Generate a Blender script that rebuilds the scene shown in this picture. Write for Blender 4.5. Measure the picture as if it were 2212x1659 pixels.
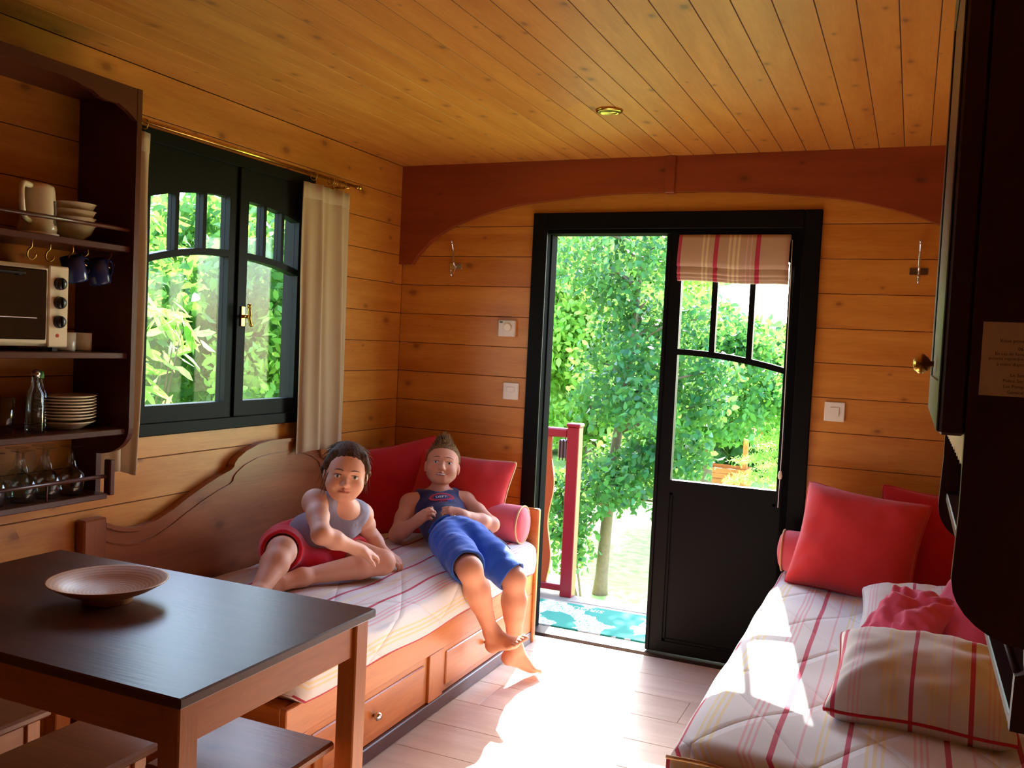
import bpy, bmesh, math, random
import numpy as np
from mathutils import Vector, Matrix
random.seed(7)
rng = np.random.default_rng(11)
for o in list(bpy.data.objects): bpy.data.objects.remove(o)
S = bpy.context.scene
COL = S.collection
PI = math.pi

# ---------------------------------------------------------------- camera
CAMP = (2.3555, -3.9519, 1.3630)
RIGHT = (0.914210, 0.402451, 0.047469)
UP = (-0.062120, 0.023423, 0.997794)
FWD = (-0.400451, 0.915142, -0.046413)
cd = bpy.data.cameras.new('camera'); cam = bpy.data.objects.new('camera', cd); COL.objects.link(cam)
cam.matrix_world = Matrix(((RIGHT[0], UP[0], -FWD[0], CAMP[0]), (RIGHT[1], UP[1], -FWD[1], CAMP[1]), (RIGHT[2], UP[2], -FWD[2], CAMP[2]), (0, 0, 0, 1)))
cd.sensor_width = 36; cd.lens = 1967.75 / 2212 * 36; cd.clip_start = 0.02; cd.clip_end = 400
S.camera = cam

# ---------------------------------------------------------------- world and sun
SUN_EL, SUN_AZ = math.radians(35.6), math.atan2(0.19, 1.0)
w = bpy.data.worlds.new('sky'); S.world = w; w.use_nodes = True
nt = w.node_tree
sky = nt.nodes.new('ShaderNodeTexSky'); sky.sky_type = 'NISHITA'; sky.sun_disc = False
sky.sun_elevation = SUN_EL; sky.sun_rotation = -SUN_AZ; sky.air_density = 1.0; sky.dust_density = 0.8; sky.ozone_density = 1.0
bg = nt.nodes['Background']; bg.inputs['Strength'].default_value = 2.0
nt.links.new(sky.outputs[0], bg.inputs['Color'])
sl = bpy.data.lights.new('sun', 'SUN'); sl.energy = 32.0; sl.angle = math.radians(0.6); sl.color = (1.0, 0.97, 0.93)
so = bpy.data.objects.new('sun', sl); COL.objects.link(so)
so.rotation_euler = Vector((0.19, -1.0, -0.728)).to_track_quat('-Z', 'Y').to_euler(); so.location = (0, 6, 8)
S.view_settings.view_transform = 'Standard'; S.view_settings.look = 'None'; S.view_settings.gamma = 1.0
S.view_settings.use_curve_mapping = False
S.view_settings.exposure = 0.18
try:
    S.cycles.max_bounces = 14; S.cycles.diffuse_bounces = 4; S.cycles.transparent_max_bounces = 24
except Exception: pass

# ---------------------------------------------------------------- materials
def srgb(r, g, b):
    f = lambda c: (c/255/12.92) if c/255 <= .04045 else ((c/255+.055)/1.055)**2.4
    return (f(r), f(g), f(b), 1)
class NT:
    def __init__(s, name):
        s.m = bpy.data.materials.new(name); s.m.use_nodes = True; s.t = s.m.node_tree; s.p = s.t.nodes['Principled BSDF']
    def n(s, typ, **k):
        x = s.t.nodes.new('ShaderNode'+typ)
        for a, b in k.items():
            if a.startswith('i_'): x.inputs[int(a[2:])].default_value = b
            else: setattr(x, a, b)
        return x
    def l(s, a, b): s.t.links.new(a, b)
    def math(s, op, a, b=None, c=None):
        x = s.n('Math', operation=op)
        for i, v in enumerate((a, b, c)):
            if v is None: continue
            if isinstance(v, (int, float)): x.inputs[i].default_value = v
            else: s.l(v, x.inputs[i])
        return x.outputs[0]
    def mix(s, f, a, b, mode='MIX'):
        x = s.n('Mix', data_type='RGBA', blend_type=mode)
        for sock, v in ((x.inputs[0], f), (x.inputs[6], a), (x.inputs[7], b)):
            if isinstance(v, (int, float, tuple)): sock.default_value = v
            else: s.l(v, sock)
        return x.outputs[2]
    def ramp(s, fac, stops, interp='LINEAR'):
        x = s.n('ValToRGB'); r = x.color_ramp; r.interpolation = interp
        while len(r.elements) < len(stops): r.elements.new(.5)
        for e, (p, c) in zip(r.elements, stops): e.position = p; e.color = c
        s.l(fac, x.inputs[0]); return x.outputs[0]
    def bump(s, h, strength=.3, dist=.01):
        b = s.n('Bump'); b.inputs['Strength'].default_value = strength; b.inputs['Distance'].default_value = dist
        s.l(h, b.inputs['Height']); s.l(b.outputs[0], s.p.inputs['Normal'])
    def base(s, c): 
        if isinstance(c, tuple): s.p.inputs['Base Color'].default_value = c
        else: s.l(c, s.p.inputs['Base Color'])
    def set(s, **k):
        for a, v in k.items(): s.p.inputs[a.replace('_', ' ')].default_value = v
        return s
def wood(name, c1, c2, axis='x', knot=(.12, .035, .008, 1), kn=1.0, rough=.35, grain=1.0, var=.25, ks=5.5, flat=None):
    m = NT(name)
    pos = m.n('NewGeometry').outputs['Position']
    rnd = m.n('ObjectInfo').outputs['Random']
    off = m.n('CombineXYZ'); v = m.math('MULTIPLY', rnd, 37.0)
    for i in range(3): m.l(v, off.inputs[i])
    ad = m.n('VectorMath', operation='ADD'); m.l(pos, ad.inputs[0]); m.l(off.outputs[0], ad.inputs[1])
    mp = m.n('Mapping'); sc = {'x': (.12, 1, 1), 'y': (1, .12, 1), 'z': (1, 1, .12)}[axis]; mp.inputs['Scale'].default_value = sc
    m.l(ad.outputs[0], mp.inputs[0])
    n1 = m.n('TexNoise'); n1.inputs['Scale'].default_value = 14*grain; n1.inputs['Detail'].default_value = 5; n1.inputs['Distortion'].default_value = .6; m.l(mp.outputs[0], n1.inputs['Vector'])
    n2 = m.n('TexNoise'); n2.inputs['Scale'].default_value = 120*grain; n2.inputs['Detail'].default_value = 3; m.l(mp.outputs[0], n2.inputs['Vector'])
    f = m.math('ADD', m.math('MULTIPLY', n1.outputs[0], .75), m.math('MULTIPLY', n2.outputs[0], .3))
    col = m.ramp(f, [(.30, c2), (.68, c1)])
    if var: col = m.mix(m.math('MULTIPLY', rnd, var), col, m.mix(1.0, col, (.72, .62, .5, 1), 'MULTIPLY'))
    if kn:
        mk = m.n('Mapping'); ms = list({'x': (.6, 1, 1), 'y': (1, .6, 1), 'z': (1, 1, .6)}[axis])
        mk.inputs['Scale'].default_value = ms; m.l(ad.outputs[0], mk.inputs[0])
        vo = m.n('TexVoronoi'); vo.inputs['Scale'].default_value = ks; kvec = mk.outputs[0]
        if flat is not None:
            vo.voronoi_dimensions = '2D'; se = m.n('SeparateXYZ'); cb_ = m.n('CombineXYZ'); m.l(kvec, se.inputs[0])
            for i, j in enumerate([q for q in (0, 1, 2) if q != flat]): m.l(se.outputs[j], cb_.inputs[i])
            kvec = cb_.outputs[0]
        m.l(kvec, vo.inputs['Vector'])
        kd = m.math('ADD', vo.outputs['Distance'], m.math('MULTIPLY', n2.outputs[0], .03))
        if flat is not None:
            sc_ = m.n('SeparateXYZ'); m.l(vo.outputs['Color'], sc_.inputs[0]); kd = m.math('DIVIDE', kd, m.math('ADD', m.math('MULTIPLY', sc_.outputs[0], .75), .12))
        kf = m.ramp(kd, [(.07, (1, 1, 1, 1)), (.12, (.38, .38, .38, 1)), (.23, (0, 0, 0, 1))])
        col = m.mix(m.math('MULTIPLY', kf, .8*kn), col, knot)
    m.base(col); m.set(Roughness=rough); m.bump(n2.outputs[0], .08, .004)
    m.p.inputs['Coat Weight'].default_value = .0
    return m.m
def plain(name, c, rough=.5, metal=0, spec=.5, noise=0, nscale=30, bumps=0, coat=0):
    m = NT(name)
    if noise or bumps:
        tc = m.n('TexCoord'); n = m.n('TexNoise'); n.inputs['Scale'].default_value = nscale; n.inputs['Detail'].default_value = 4; m.l(tc.outputs['Object'], n.inputs['Vector'])
        m.base(m.mix(m.math('MULTIPLY', n.outputs[0], noise), c, tuple(x*.45 for x in c[:3])+(1,)))
        if bumps: m.bump(n.outputs[0], bumps, .01)
    else: m.base(c)
    m.set(Roughness=rough, Metallic=metal); m.p.inputs['Specular IOR Level'].default_value = spec; m.p.inputs['Coat Weight'].default_value = coat
    return m.m
def glass(name, tint=(.93, .97, .96, 1), refl=.9):
    m = NT(name); t = m.t
    tr = m.n('BsdfTransparent'); tr.inputs[0].default_value = tint
    gl = m.n('BsdfGlossy'); gl.inputs['Roughness'].default_value = .02
    lw = m.n('LayerWeight'); lw.inputs[0].default_value = .5      # facing term, Schlick reflectance valid from both sides
    f5 = m.math('POWER', lw.outputs['Facing'], 4.0)
    mx = m.n('MixShader'); m.l(m.math('MULTIPLY', m.math('ADD', m.math('MULTIPLY', f5, .9), .04), refl), mx.inputs[0]); m.l(tr.outputs[0], mx.inputs[1]); m.l(gl.outputs[0], mx.inputs[2])
    m.l(mx.outputs[0], t.nodes['Material Output'].inputs[0]); return m.m
def striped(name, ground, stops, period, quilt=0.0, uvdir=0, rough=.9):
    """cloth with woven stripes; stripes follow the UV map (metres)."""
    m = NT(name); uv = m.n('UVMap'); sp = m.n('SeparateXYZ'); m.l(uv.outputs[0], sp.inputs[0])
    fr = m.math('FRACT', m.math('DIVIDE', sp.outputs[uvdir], period))
    st = []; 
    for a, b, c in stops: st += [(a, c), (b, ground)]
    if st[0][0] > 0: st = [(0, ground)] + st
    col = m.ramp(fr, st, 'CONSTANT')
    n = m.n('TexNoise'); n.inputs['Scale'].default_value = 5; n.inputs['Detail'].default_value = 3
    tc = m.n('TexCoord'); m.l(tc.outputs['Object'], n.inputs['Vector'])
    m.base(col); m.set(Roughness=rough); m.p.inputs['Specular IOR Level'].default_value = .15
    m.p.inputs['Sheen Weight'].default_value = .2
    h = m.math('MULTIPLY', n.outputs[0], .6)
    if quilt:
        u, v = sp.outputs[0], sp.outputs[1]
        a = m.math('PINGPONG', m.math('ADD', u, m.math('MULTIPLY', v, .6)), quilt); b = m.math('PINGPONG', m.math('SUBTRACT', u, m.math('MULTIPLY', v, .6)), quilt)
        q = m.math('MINIMUM', m.math('MINIMUM', a, .02), m.math('MINIMUM', b, .02))
        h = m.math('ADD', h, m.math('MULTIPLY', m.math('POWER', m.math('MULTIPLY', q, 50), .5), .9))
    m.bump(h, .4, .015); return m.m
def cloth(name, c, rough=.9, bumps=.25, nscale=9, sheen=.3):
    m = NT(name); tc = m.n('TexCoord')
    n = m.n('TexNoise'); n.inputs['Scale'].default_value = nscale; n.inputs['Detail'].default_value = 4; n.inputs['Distortion'].default_value = .5; m.l(tc.outputs['Object'], n.inputs['Vector'])
    n2 = m.n('TexNoise'); n2.inputs['Scale'].default_value = 400; m.l(tc.outputs['Object'], n2.inputs['Vector'])
    m.base(m.mix(m.math('MULTIPLY', n2.outputs[0], .22), c, tuple(x*.6 for x in c[:3])+(1,)))
    m.set(Roughness=rough); m.p.inputs['Sheen Weight'].default_value = sheen; m.p.inputs['Specular IOR Level'].default_value = .15
    m.bump(m.math('ADD', n.outputs[0], m.math('MULTIPLY', n2.outputs[0], .08)), bumps, .02); return m.m
def leafmat(name, c1, c2, trans=.5):
    m = NT(name); t = m.t
    oi = m.n('NewGeometry')
    rnd = oi.outputs['Random Per Island']
    col = m.ramp(rnd, [(0, c1), (1, c2)])
    d = m.n('BsdfPrincipled'); d.inputs['Roughness'].default_value = .45; m.l(col, d.inputs['Base Color'])
    tr = m.n('BsdfTranslucent'); m.l(m.mix(.6, col, (.34, .64, .08, 1)), tr.inputs[0])
    mx = m.n('MixShader'); mx.inputs[0].default_value = trans; m.l(d.outputs[0], mx.inputs[1]); m.l(tr.outputs[0], mx.inputs[2])
    m.l(mx.outputs[0], t.nodes['Material Output'].inputs[0]); t.nodes.remove(m.p); return m.m

PINE1, PINE2 = srgb(216, 147, 60), srgb(186, 109, 34)
M = {}
for a in 'xyz':
    M['pine_'+a] = wood('varnished_pine_'+a, PINE1, PINE2, a, knot=srgb(112, 50, 14), rough=.38, ks=5.6, flat={'x': 1, 'y': 0, 'z': None}[a], kn=.85)
    M['brown_'+a] = wood('brown_stained_pine_'+a, srgb(206, 124, 58), srgb(174, 94, 40), a, knot=srgb(70, 30, 10), rough=.32, var=.15, kn=.7)
    M['mid_'+a] = wood('mid_brown_wood_'+a, srgb(158, 90, 48), srgb(126, 66, 32), a, knot=srgb(60, 26, 10), rough=.32, var=.15, kn=.7)
    M['dark_'+a] = wood('dark_stained_wood_'+a, srgb(90, 42, 27), srgb(66, 30, 20), a, knot=srgb(40, 16, 8), rough=.30, var=.1, kn=.8, ks=4)
    M['deck_'+a] = wood('grey_deck_wood_'+a, srgb(150, 138, 124), srgb(116, 104, 92), a, kn=.3, rough=.7)
for a in 'yz': M['wenge_'+a] = wood('blackish_stained_wood_'+a, srgb(64, 30, 26), srgb(48, 20, 18), a, knot=srgb(24, 10, 8), rough=.34, var=.1, kn=.5)
M['ceil'] = wood('ceiling_pine', srgb(206, 138, 56), srgb(178, 106, 34), 'y', knot=srgb(96, 44, 12), rough=.42, ks=7, kn=.85, flat=2)
M['beam'] = wood('red_brown_beam_wood', srgb(150, 66, 30), srgb(124, 48, 22), 'x', knot=srgb(56, 20, 10), rough=.4, var=.1, flat=1, ks=5, kn=.7)
M['table'] = wood('dark_table_wood', srgb(96, 53, 37), srgb(74, 38, 28), 'x', knot=srgb(50, 24, 14), rough=.36, var=0, kn=.25)
M['floor'] = wood('pale_floor_laminate', srgb(212, 190, 172), srgb(190, 164, 144), 'x', knot=srgb(150, 112, 90), rough=.33, var=.22, kn=.3)
M['black'] = plain('black_painted_wood', srgb(14, 13, 13), .5, noise=.3, nscale=60, spec=.1)
M['clad'] = wood('dark_cladding_and_joints', srgb(74, 36, 26), srgb(56, 26, 20), 'x', rough=.8, kn=0)
M['blackj'] = plain('matt_black_paint', srgb(14, 13, 13), .8, spec=.02)
M['brass'] = plain('polished_brass', srgb(205, 165, 80), .22, 1)
M['chrome'] = plain('chrome', srgb(220, 220, 225), .15, 1)
M['white'] = plain('white_plastic', srgb(236, 228, 214), .4)
M['cream'] = plain('cream_ceramic', srgb(232, 216, 186), .25)
M['glass'] = glass('window_glass', (.95, .98, .97, 1), .35)
M['drink'] = glass('drinking_glass', (.9, .93, .93, 1), 1.0)
M['blackp'] = plain('black_plastic', srgb(20, 20, 24), .3)
M['curtain'] = cloth('beige_curtain_cloth', srgb(186, 160, 126), nscale=3, bumps=.06)
M['red'] = cloth('red_cushion_cloth', srgb(218, 56, 56), nscale=6)
M['dred'] = cloth('deep_red_cushion_cloth', srgb(206, 36, 44), nscale=6)
M['pink'] = cloth('rose_pink_cloth', srgb(224, 84, 110), nscale=6)
M['bolster'] = cloth('rose_bolster_cloth', srgb(226, 96, 106), nscale=9)
M['pipe'] = cloth('sand_piping_cord', srgb(226, 176, 120), nscale=60)
CW, CR, CP, CY = srgb(228, 224, 224), srgb(196, 66, 92), srgb(228, 184, 190), srgb(232, 214, 172)
STOPS = [(.02, .055, CR), (.15, .165, CP), (.185, .20, CP), (.22, .235, CP), (.40, .42, CY), (.445, .465, CY), (.49, .51, CY), (.60, .632, CR), (.74, .755, CY), (.775, .79, CY), (.88, .895, CP)]
M['quilt'] = striped('striped_quilt_cloth', CW, STOPS, .36, quilt=.13)
M['stripe'] = striped('striped_cushion_cloth', srgb(224, 214, 204), STOPS, .30)
M['blind'] = striped('striped_blind_cloth', srgb(204, 174, 146), [(.0, .03, CR), (.22, .24, CY), (.26, .28, CY), (.33, .37, CR), (.46, .48, CY), (.50, .52, CY), (.54, .56, CY), (.62, .63, CP), (.66, .67, CP), (.70, .74, CR)], .47)

# ---------------------------------------------------------------- mesh helpers
WL = {}
def tag(o, label=None, cat=None, group=None, kind=None):
    if label: o['label'] = label
    if cat: o['category'] = cat
    if group: o['group'] = group
    if kind: o['kind'] = kind
    return o
def thing(name, label, cat, loc=(0, 0, 0), group=None, kind=None):
    o = bpy.data.objects.new(name, None); COL.objects.link(o); o.location = loc; o.empty_display_size = .05
    WL[o] = Vector(loc); return tag(o, label, cat, group, kind)
class MB:
    def __init__(s): s.v = []; s.f = []; s.uv = None
    def add(s, v, f):
        n = len(s.v); s.v += [tuple(p) for p in v]; s.f += [tuple(i+n for i in q) for q in f]; return s
    def box(s, x0, x1, y0, y1, z0, z1, b=0.0, mat=None):
        if b <= 0:
            v = [(x, y, z) for x in (x0, x1) for y in (y0, y1) for z in (z0, z1)]
            f = [(0, 1, 3, 2), (4, 6, 7, 5), (0, 4, 5, 1), (2, 3, 7, 6), (0, 2, 6, 4), (1, 5, 7, 3)]
        else:
            X, Y, Z = (x0, x1), (y0, y1), (z0, z1); v = []; ix = {}
            for i in (0, 1):
                for j in (0, 1):
                    for k in (0, 1):
                        sx, sy, sz = (b if i == 0 else -b), (b if j == 0 else -b), (b if k == 0 else -b)
                        for a, p in enumerate(((X[i], Y[j]+sy, Z[k]+sz), (X[i]+sx, Y[j], Z[k]+sz), (X[i]+sx, Y[j]+sy, Z[k]))):
                            ix[i, j, k, a] = len(v); v.append(p)
            f = []
            for i in (0, 1): f.append([ix[i, j, k, 0] for j, k in ((0, 0), (0, 1), (1, 1), (1, 0))][::1 if i == 0 else -1])
            for j in (0, 1): f.append([ix[i, j, k, 1] for i, k in ((0, 0), (1, 0), (1, 1), (0, 1))][::1 if j == 0 else -1])
            for k in (0, 1): f.append([ix[i, j, k, 2] for i, j in ((0, 0), (0, 1), (1, 1), (1, 0))][::1 if k == 0 else -1])
            for i in (0, 1):
                for j in (0, 1): f.append([ix[i, j, 0, 0], ix[i, j, 1, 0], ix[i, j, 1, 1], ix[i, j, 0, 1]])
                for k in (0, 1): f.append([ix[i, 0, k, 0], ix[i, 1, k, 0], ix[i, 1, k, 2], ix[i, 0, k, 2]])
            for j in (0, 1):
                for k in (0, 1): f.append([ix[0, j, k, 1], ix[1, j, k, 1], ix[1, j, k, 2], ix[0, j, k, 2]])
            for i in (0, 1):
                for j in (0, 1):
                    for k in (0, 1): f.append([ix[i, j, k, 0], ix[i, j, k, 1], ix[i, j, k, 2]])
        if mat is not None: v = [tuple(mat @ Vector(p)) for p in v]
        return s.add(v, f)
    def tube(s, pts, r, n=10, caps=True, closed=False):
        pts = [Vector(p) for p in pts]; N = len(pts); rr = r if isinstance(r, (list, tuple)) else [r]*N
        v = []; f = []; prev = None
        for i, p in enumerate(pts):
            if closed: d = pts[(i+1) % N] - pts[i-1]
            else: d = pts[min(i+1, N-1)] - pts[max(i-1, 0)]
            d.normalize()
            if prev is None:
                a = Vector((0, 0, 1)) if abs(d.z) < .9 else Vector((1, 0, 0)); u = d.cross(a).normalized()
            else:
                u = prev - d*prev.dot(d)
                if u.length < 1e-6: u = d.orthogonal()
                u.normalize()
            prev = u; w2 = d.cross(u)
            for k in range(n):
                t = 2*PI*k/n; v.append(p + (u*math.cos(t) + w2*math.sin(t))*rr[i])
        for i in range(N if closed else N-1):
            for k in range(n):
                a, b = i*n+k, i*n+(k+1) % n; c, d2 = ((i+1) % N)*n+(k+1) % n, ((i+1) % N)*n+k
                f.append((a, b, c, d2))
        if caps and not closed: f += [tuple(range(n))[::-1], tuple(range((N-1)*n, N*n))]
        return s.add(v, f)
    def lathe(s, prof, c=(0, 0, 0), axis='z', n=28, mat=None):
        v = []; f = []; m = len(prof)
        for k in range(n):
            t = 2*PI*k/n
            for r, h in prof:
                a, b = r*math.cos(t), r*math.sin(t)
                p = {'z': (a, b, h), 'x': (h, a, b), 'y': (b, h, a)}[axis]
                if mat is not None: p = tuple(mat @ Vector(p))
                v.append((p[0]+c[0], p[1]+c[1], p[2]+c[2]))
        for k in range(n):
            for i in range(m-1):
                a = k*m+i; b = ((k+1) % n)*m+i; f.append((a, b, b+1, a+1))
        for e in (0, m-1):
            if prof[e][0] > 1e-6: f.append(tuple(k*m+e for k in range(n))[::-1 if e == 0 else 1])
        return s.add(v, f)
    def prism(s, poly, a0, a1, fn):
        """poly: 2D outline, extruded from a0 to a1; fn(u, v, a) -> xyz"""
        n = len(poly); v = [fn(p[0], p[1], a0) for p in poly] + [fn(p[0], p[1], a1) for p in poly]
        f = [tuple(range(n))[::-1], tuple(range(n, 2*n))] + [(i, (i+1) % n, n+(i+1) % n, n+i) for i in range(n)]
        return s.add(v, f)
    def strip(s, lo, hi, a0, a1, fn):
        """band between polylines lo and hi (same length), extruded"""
        n = len(lo); v = []
        for a in (a0, a1): v += [fn(*p, a) for p in lo] + [fn(*p, a) for p in hi]
        f = []
        for i in range(n-1):
            f += [(i, i+1, n+i+1, n+i), (2*n+i, 3*n+i, 3*n+i+1, 2*n+i+1), (i, 2*n+i, 2*n+i+1, i+1), (n+i, n+i+1, 3*n+i+1, 3*n+i)]
        f += [(0, n, 3*n, 2*n), (n-1, 3*n-1, 4*n-1, 2*n-1)]
        return s.add(v, f)
    def grid(s, P, closed_u=False):
        nu, nv = len(P), len(P[0]); v = [p for r in P for p in r]; f = []
        for i in range(nu if closed_u else nu-1):
            for j in range(nv-1): f.append((i*nv+j, ((i+1) % nu)*nv+j, ((i+1) % nu)*nv+j+1, i*nv+j+1))
        return s.add(v, f)
    def build(s, name, mat, parent=None, smooth=False, loc=None, uv=None, fixn=True, solid=0, sub=0):
        if parent is not None: o0 = WL[parent]
        else: o0 = Vector(loc) if loc is not None else Vector((0, 0, 0))
        me = bpy.data.meshes.new(name)
        me.from_pydata([(p[0]-o0.x, p[1]-o0.y, p[2]-o0.z) for p in s.v], [], s.f); me.update()
        if uv is not None:
            ul = me.uv_layers.new(name='UVMap'); li = np.empty(len(me.loops), int); me.loops.foreach_get('vertex_index', li)
            ul.data.foreach_set('uv', np.asarray(uv, float)[li].ravel())
        if fixn:
            bm = bmesh.new(); bm.from_mesh(me); bmesh.ops.recalc_face_normals(bm, faces=bm.faces); bm.to_mesh(me); bm.free()
        if mat is not None: me.materials.append(mat)
        if smooth: me.polygons.foreach_set('use_smooth', [True]*len(me.polygons))
        o = bpy.data.objects.new(name, me); COL.objects.link(o)
        if parent is not None: o.parent = parent
        else: o.location = o0
        WL[o] = o0
        if solid: mm = o.modifiers.new('solid', 'SOLIDIFY'); mm.thickness = solid; mm.offset = 0
        if sub: mm = o.modifiers.new('sub', 'SUBSURF'); mm.levels = sub; mm.render_levels = sub
        return o
def copy_tree(o, parent=None, delta=Vector((0, 0, 0))):
    c = o.copy(); COL.objects.link(c); c.parent = parent
    if parent is None: c.location = o.location + delta
    WL[c] = WL[o] + delta if o in WL else Vector(c.location)
    for ch in list(o.children): copy_tree(ch, c, delta)
    return c
def smooth_by_angle(o, ang=40):
    me = o.data; bm = bmesh.new(); bm.from_mesh(me)
    for f in bm.faces: f.smooth = True
    for e in bm.edges:
        if len(e.link_faces) == 2 and e.calc_face_angle(0) > math.radians(ang): e.smooth = False
    bm.to_mesh(me); bm.free(); return o
def arc(f, a, b, n): return [f(a+(b-a)*i/(n-1)) for i in range(n)]
def interp(x, pts):
    xs = [p[0] for p in pts]; ys = [p[1] for p in pts]; return float(np.interp(x, xs, ys))
def catmull(pts, n=6):
    P = [Vector(p) for p in pts]; P = [P[0]*2-P[1]] + P + [P[-1]*2-P[-2]]; out = []
    for i in range(1, len(P)-2):
        for k in range(n):
            t = k/n; a, b, c, d = P[i-1], P[i], P[i+1], P[i+2]
            out.append(.5*((2*b)+(c-a)*t+(2*a-5*b+4*c-d)*t*t+(3*b-a-3*c+d)*t**3))
    out.append(P[-2]); return out
# ================================================================ SETTING
W, H, YR = 2.69, 2.20, -6.6
ZG = [1.9055 + .14219*k for k in range(-14, 4)]           # board joints of the walls
def st(name, mb, mat, parent=None, **k):
    o = mb.build(name, mat, parent, **k)
    if parent is None: o['kind'] = 'structure'
    return o
# floor: slab + planks
fl = st('floor', MB().box(-.1, W+.1, YR-.1, .10, -.09, -.012), M['floor'])
yk = [-.255-.2175*k for k in range(-1, 30)]
mesh_cache = {}
for i in range(len(yk)-1):
    y1, y0 = min(yk[i], .0), yk[i+1]
    off = [0, .55, 1.0, .3][i % 4]; xs = [0] + [x for x in (off-.65+1.3*j for j in range(4)) if .15 < x < W-.15] + [W]
    for a, b in zip(xs[:-1], xs[1:]): MB().box(a+.0005, b-.0005, y0+.0005, y1-.0005, -.012, 0, .0015).build('plank', M['floor'], fl)
# ceiling
xk = [2.3673-.09264*k for k in range(-3, 26)]; xk = sorted([x for x in xk if 0.02 < x < W-.02] + [0, W])
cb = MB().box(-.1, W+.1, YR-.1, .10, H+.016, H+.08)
for x in xk[1:-1]: cb.box(x-.0013, x+.0013, YR, 0, H+.0012, H+.016)       # dark tongues in the joints, groove shade and dirt put into their colour
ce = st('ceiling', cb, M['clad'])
for a, b in zip(xk[:-1], xk[1:]): MB().box(a+.0014, b-.0014, YR, .0, H, H+.016, .0005).build('plank', M['ceil'], ce)
# walls with openings
DX0, DX1, DZ1 = .765, 1.925, 1.90       # door opening
WY0, WY1, WZ0, WZ1 = -1.731, -.78, 1.0, 1.995   # window opening
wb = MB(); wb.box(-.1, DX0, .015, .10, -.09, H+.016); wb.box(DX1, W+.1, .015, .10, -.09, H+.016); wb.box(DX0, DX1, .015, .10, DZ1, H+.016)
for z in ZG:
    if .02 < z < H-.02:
        for x0, x1 in ([(0, W)] if z > DZ1 else [(0, DX0), (DX1, W)]): wb.box(x0, x1, .0012, .015, z-.0011, z+.0011)  # dark joint strips: dirt and shade of the grooves as colour
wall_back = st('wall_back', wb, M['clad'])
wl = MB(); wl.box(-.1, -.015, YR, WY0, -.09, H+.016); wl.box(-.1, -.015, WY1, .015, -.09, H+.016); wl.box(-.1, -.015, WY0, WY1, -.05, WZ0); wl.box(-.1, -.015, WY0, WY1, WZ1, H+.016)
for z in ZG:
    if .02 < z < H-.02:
        for y0, y1 in ([(YR, 0)] if not WZ0 < z < WZ1 else [(YR, WY0), (WY1, 0)]): wl.box(-.015, -.0012, y0, y1, z-.0011, z+.0011)  # same dark strips, joint dirt and groove shade in the colour
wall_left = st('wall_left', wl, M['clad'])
wall_right = st('wall_right', MB().box(W+.015, W+.1, YR, .015, -.09, H+.016), M['clad'])
wall_rear = st('wall_rear', MB().box(-.1, W+.1, YR-.1, YR, -.09, H+.016), M['dark_z'])
zs = [0] + [z for z in ZG if .02 < z < H-.02] + [H]
for a, b in zip(zs[:-1], zs[1:]):
    a, b = a+.0012, b-.0012
    segs = [(0, W)] if a >= DZ1 else ([(0, DX0), (DX1, W)])
    if a < DZ1 < b:
        MB().box(DX0, DX1, 0, .015, DZ1, b, 0.0015).build('plank', M['pine_x'], wall_back)
    for s0, s1 in segs: MB().box(s0, s1, 0, .015, a, b, 0.0015).build('plank', M['pine_x'], wall_back)
    full = b <= WZ0 or a >= WZ1
    for s0, s1 in ([(YR, 0)] if full else [(YR, WY0), (WY1, 0)]): MB().box(-.015, 0, s0, s1, a, b, 0.0015).build('plank', M['pine_y'], wall_left)
    if not full:
        if a < WZ0: MB().box(-.015, 0, WY0, WY1, a, WZ0, 0.0015).build('plank', M['pine_y'], wall_left)
        if b > WZ1: MB().box(-.015, 0, WY0, WY1, WZ1, b, 0.0015).build('plank', M['pine_y'], wall_left)
    MB().box(W, W+.015, YR, 0, a, b, 0.0015).build('plank', M['pine_y'], wall_right)
# arched beam
half = [(0, 1.719), (.069, 1.719), (.101, 1.765), (.178, 1.839), (.291, 1.905), (.439, 1.957), (.622, 2.0), (.835, 2.024), (1.003, 2.038), (1.169, 2.045), (W/2, 2.047)]
cur = [(p.x, p.y) for p in catmull([(x, z, 0) for x, z in half[2:]], 5)]
lo = half[:2] + cur
beam = st('trim_1', MB().box(0.002, W-.002, -.012, -.0005, 2.10, H-.001), M['beam'])
fnb = lambda u, v, a: (u, a, v)
MB().strip(lo, [(x, H-.0005) for x, _ in lo], -.035, -.0008, fnb).build('beam_board', M['beam'], beam)
lo2 = [(W-x, z) for x, z in lo][::-1]
MB().strip(lo2, [(x, H-.0005) for x, _ in lo2], -.035, -.0008, fnb).build('beam_board', M['beam'], beam)
MB().box(W/2-.022, W/2+.022, -.045, -.001, 2.04, H-.0005, .003).build('key_block', M['beam'], beam)

# ---------------------------------------------------------------- door frame and right leaf
door = thing('door_1', None, None, (DX0, 0, 0)); door['kind'] = 'structure'
fr = MB()
fr.box(.705, DX0+.012, -.022, 0.0, -.002, 1.963, .003); fr.box(DX1-.012, 1.983, -.022, 0.0, -.002, 1.963, .003); fr.box(DX0+.012, DX1-.012, -.022, 0.0, DZ1-.012, 1.963, .003)
fr.build('architrave', M['black'], door)
jb = MB(); jb.box(DX0+.001, DX0+.013, -.01, .10, 0, DZ1-.001); jb.box(DX1-.04, DX1-.001, -.01, .10, 0, DZ1-.001); jb.box(DX0+.013, DX1-.04, -.01, .10, DZ1-.03, DZ1-.001)
jb.box(DX0+.013, DX0+.019, .03, .10, 0, DZ1-.03, .002); jb.box(DX1-.052, DX1-.04, .045, .10, 0, DZ1-.03, .002)
jb.build('jamb', M['blackj'], door)
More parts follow.
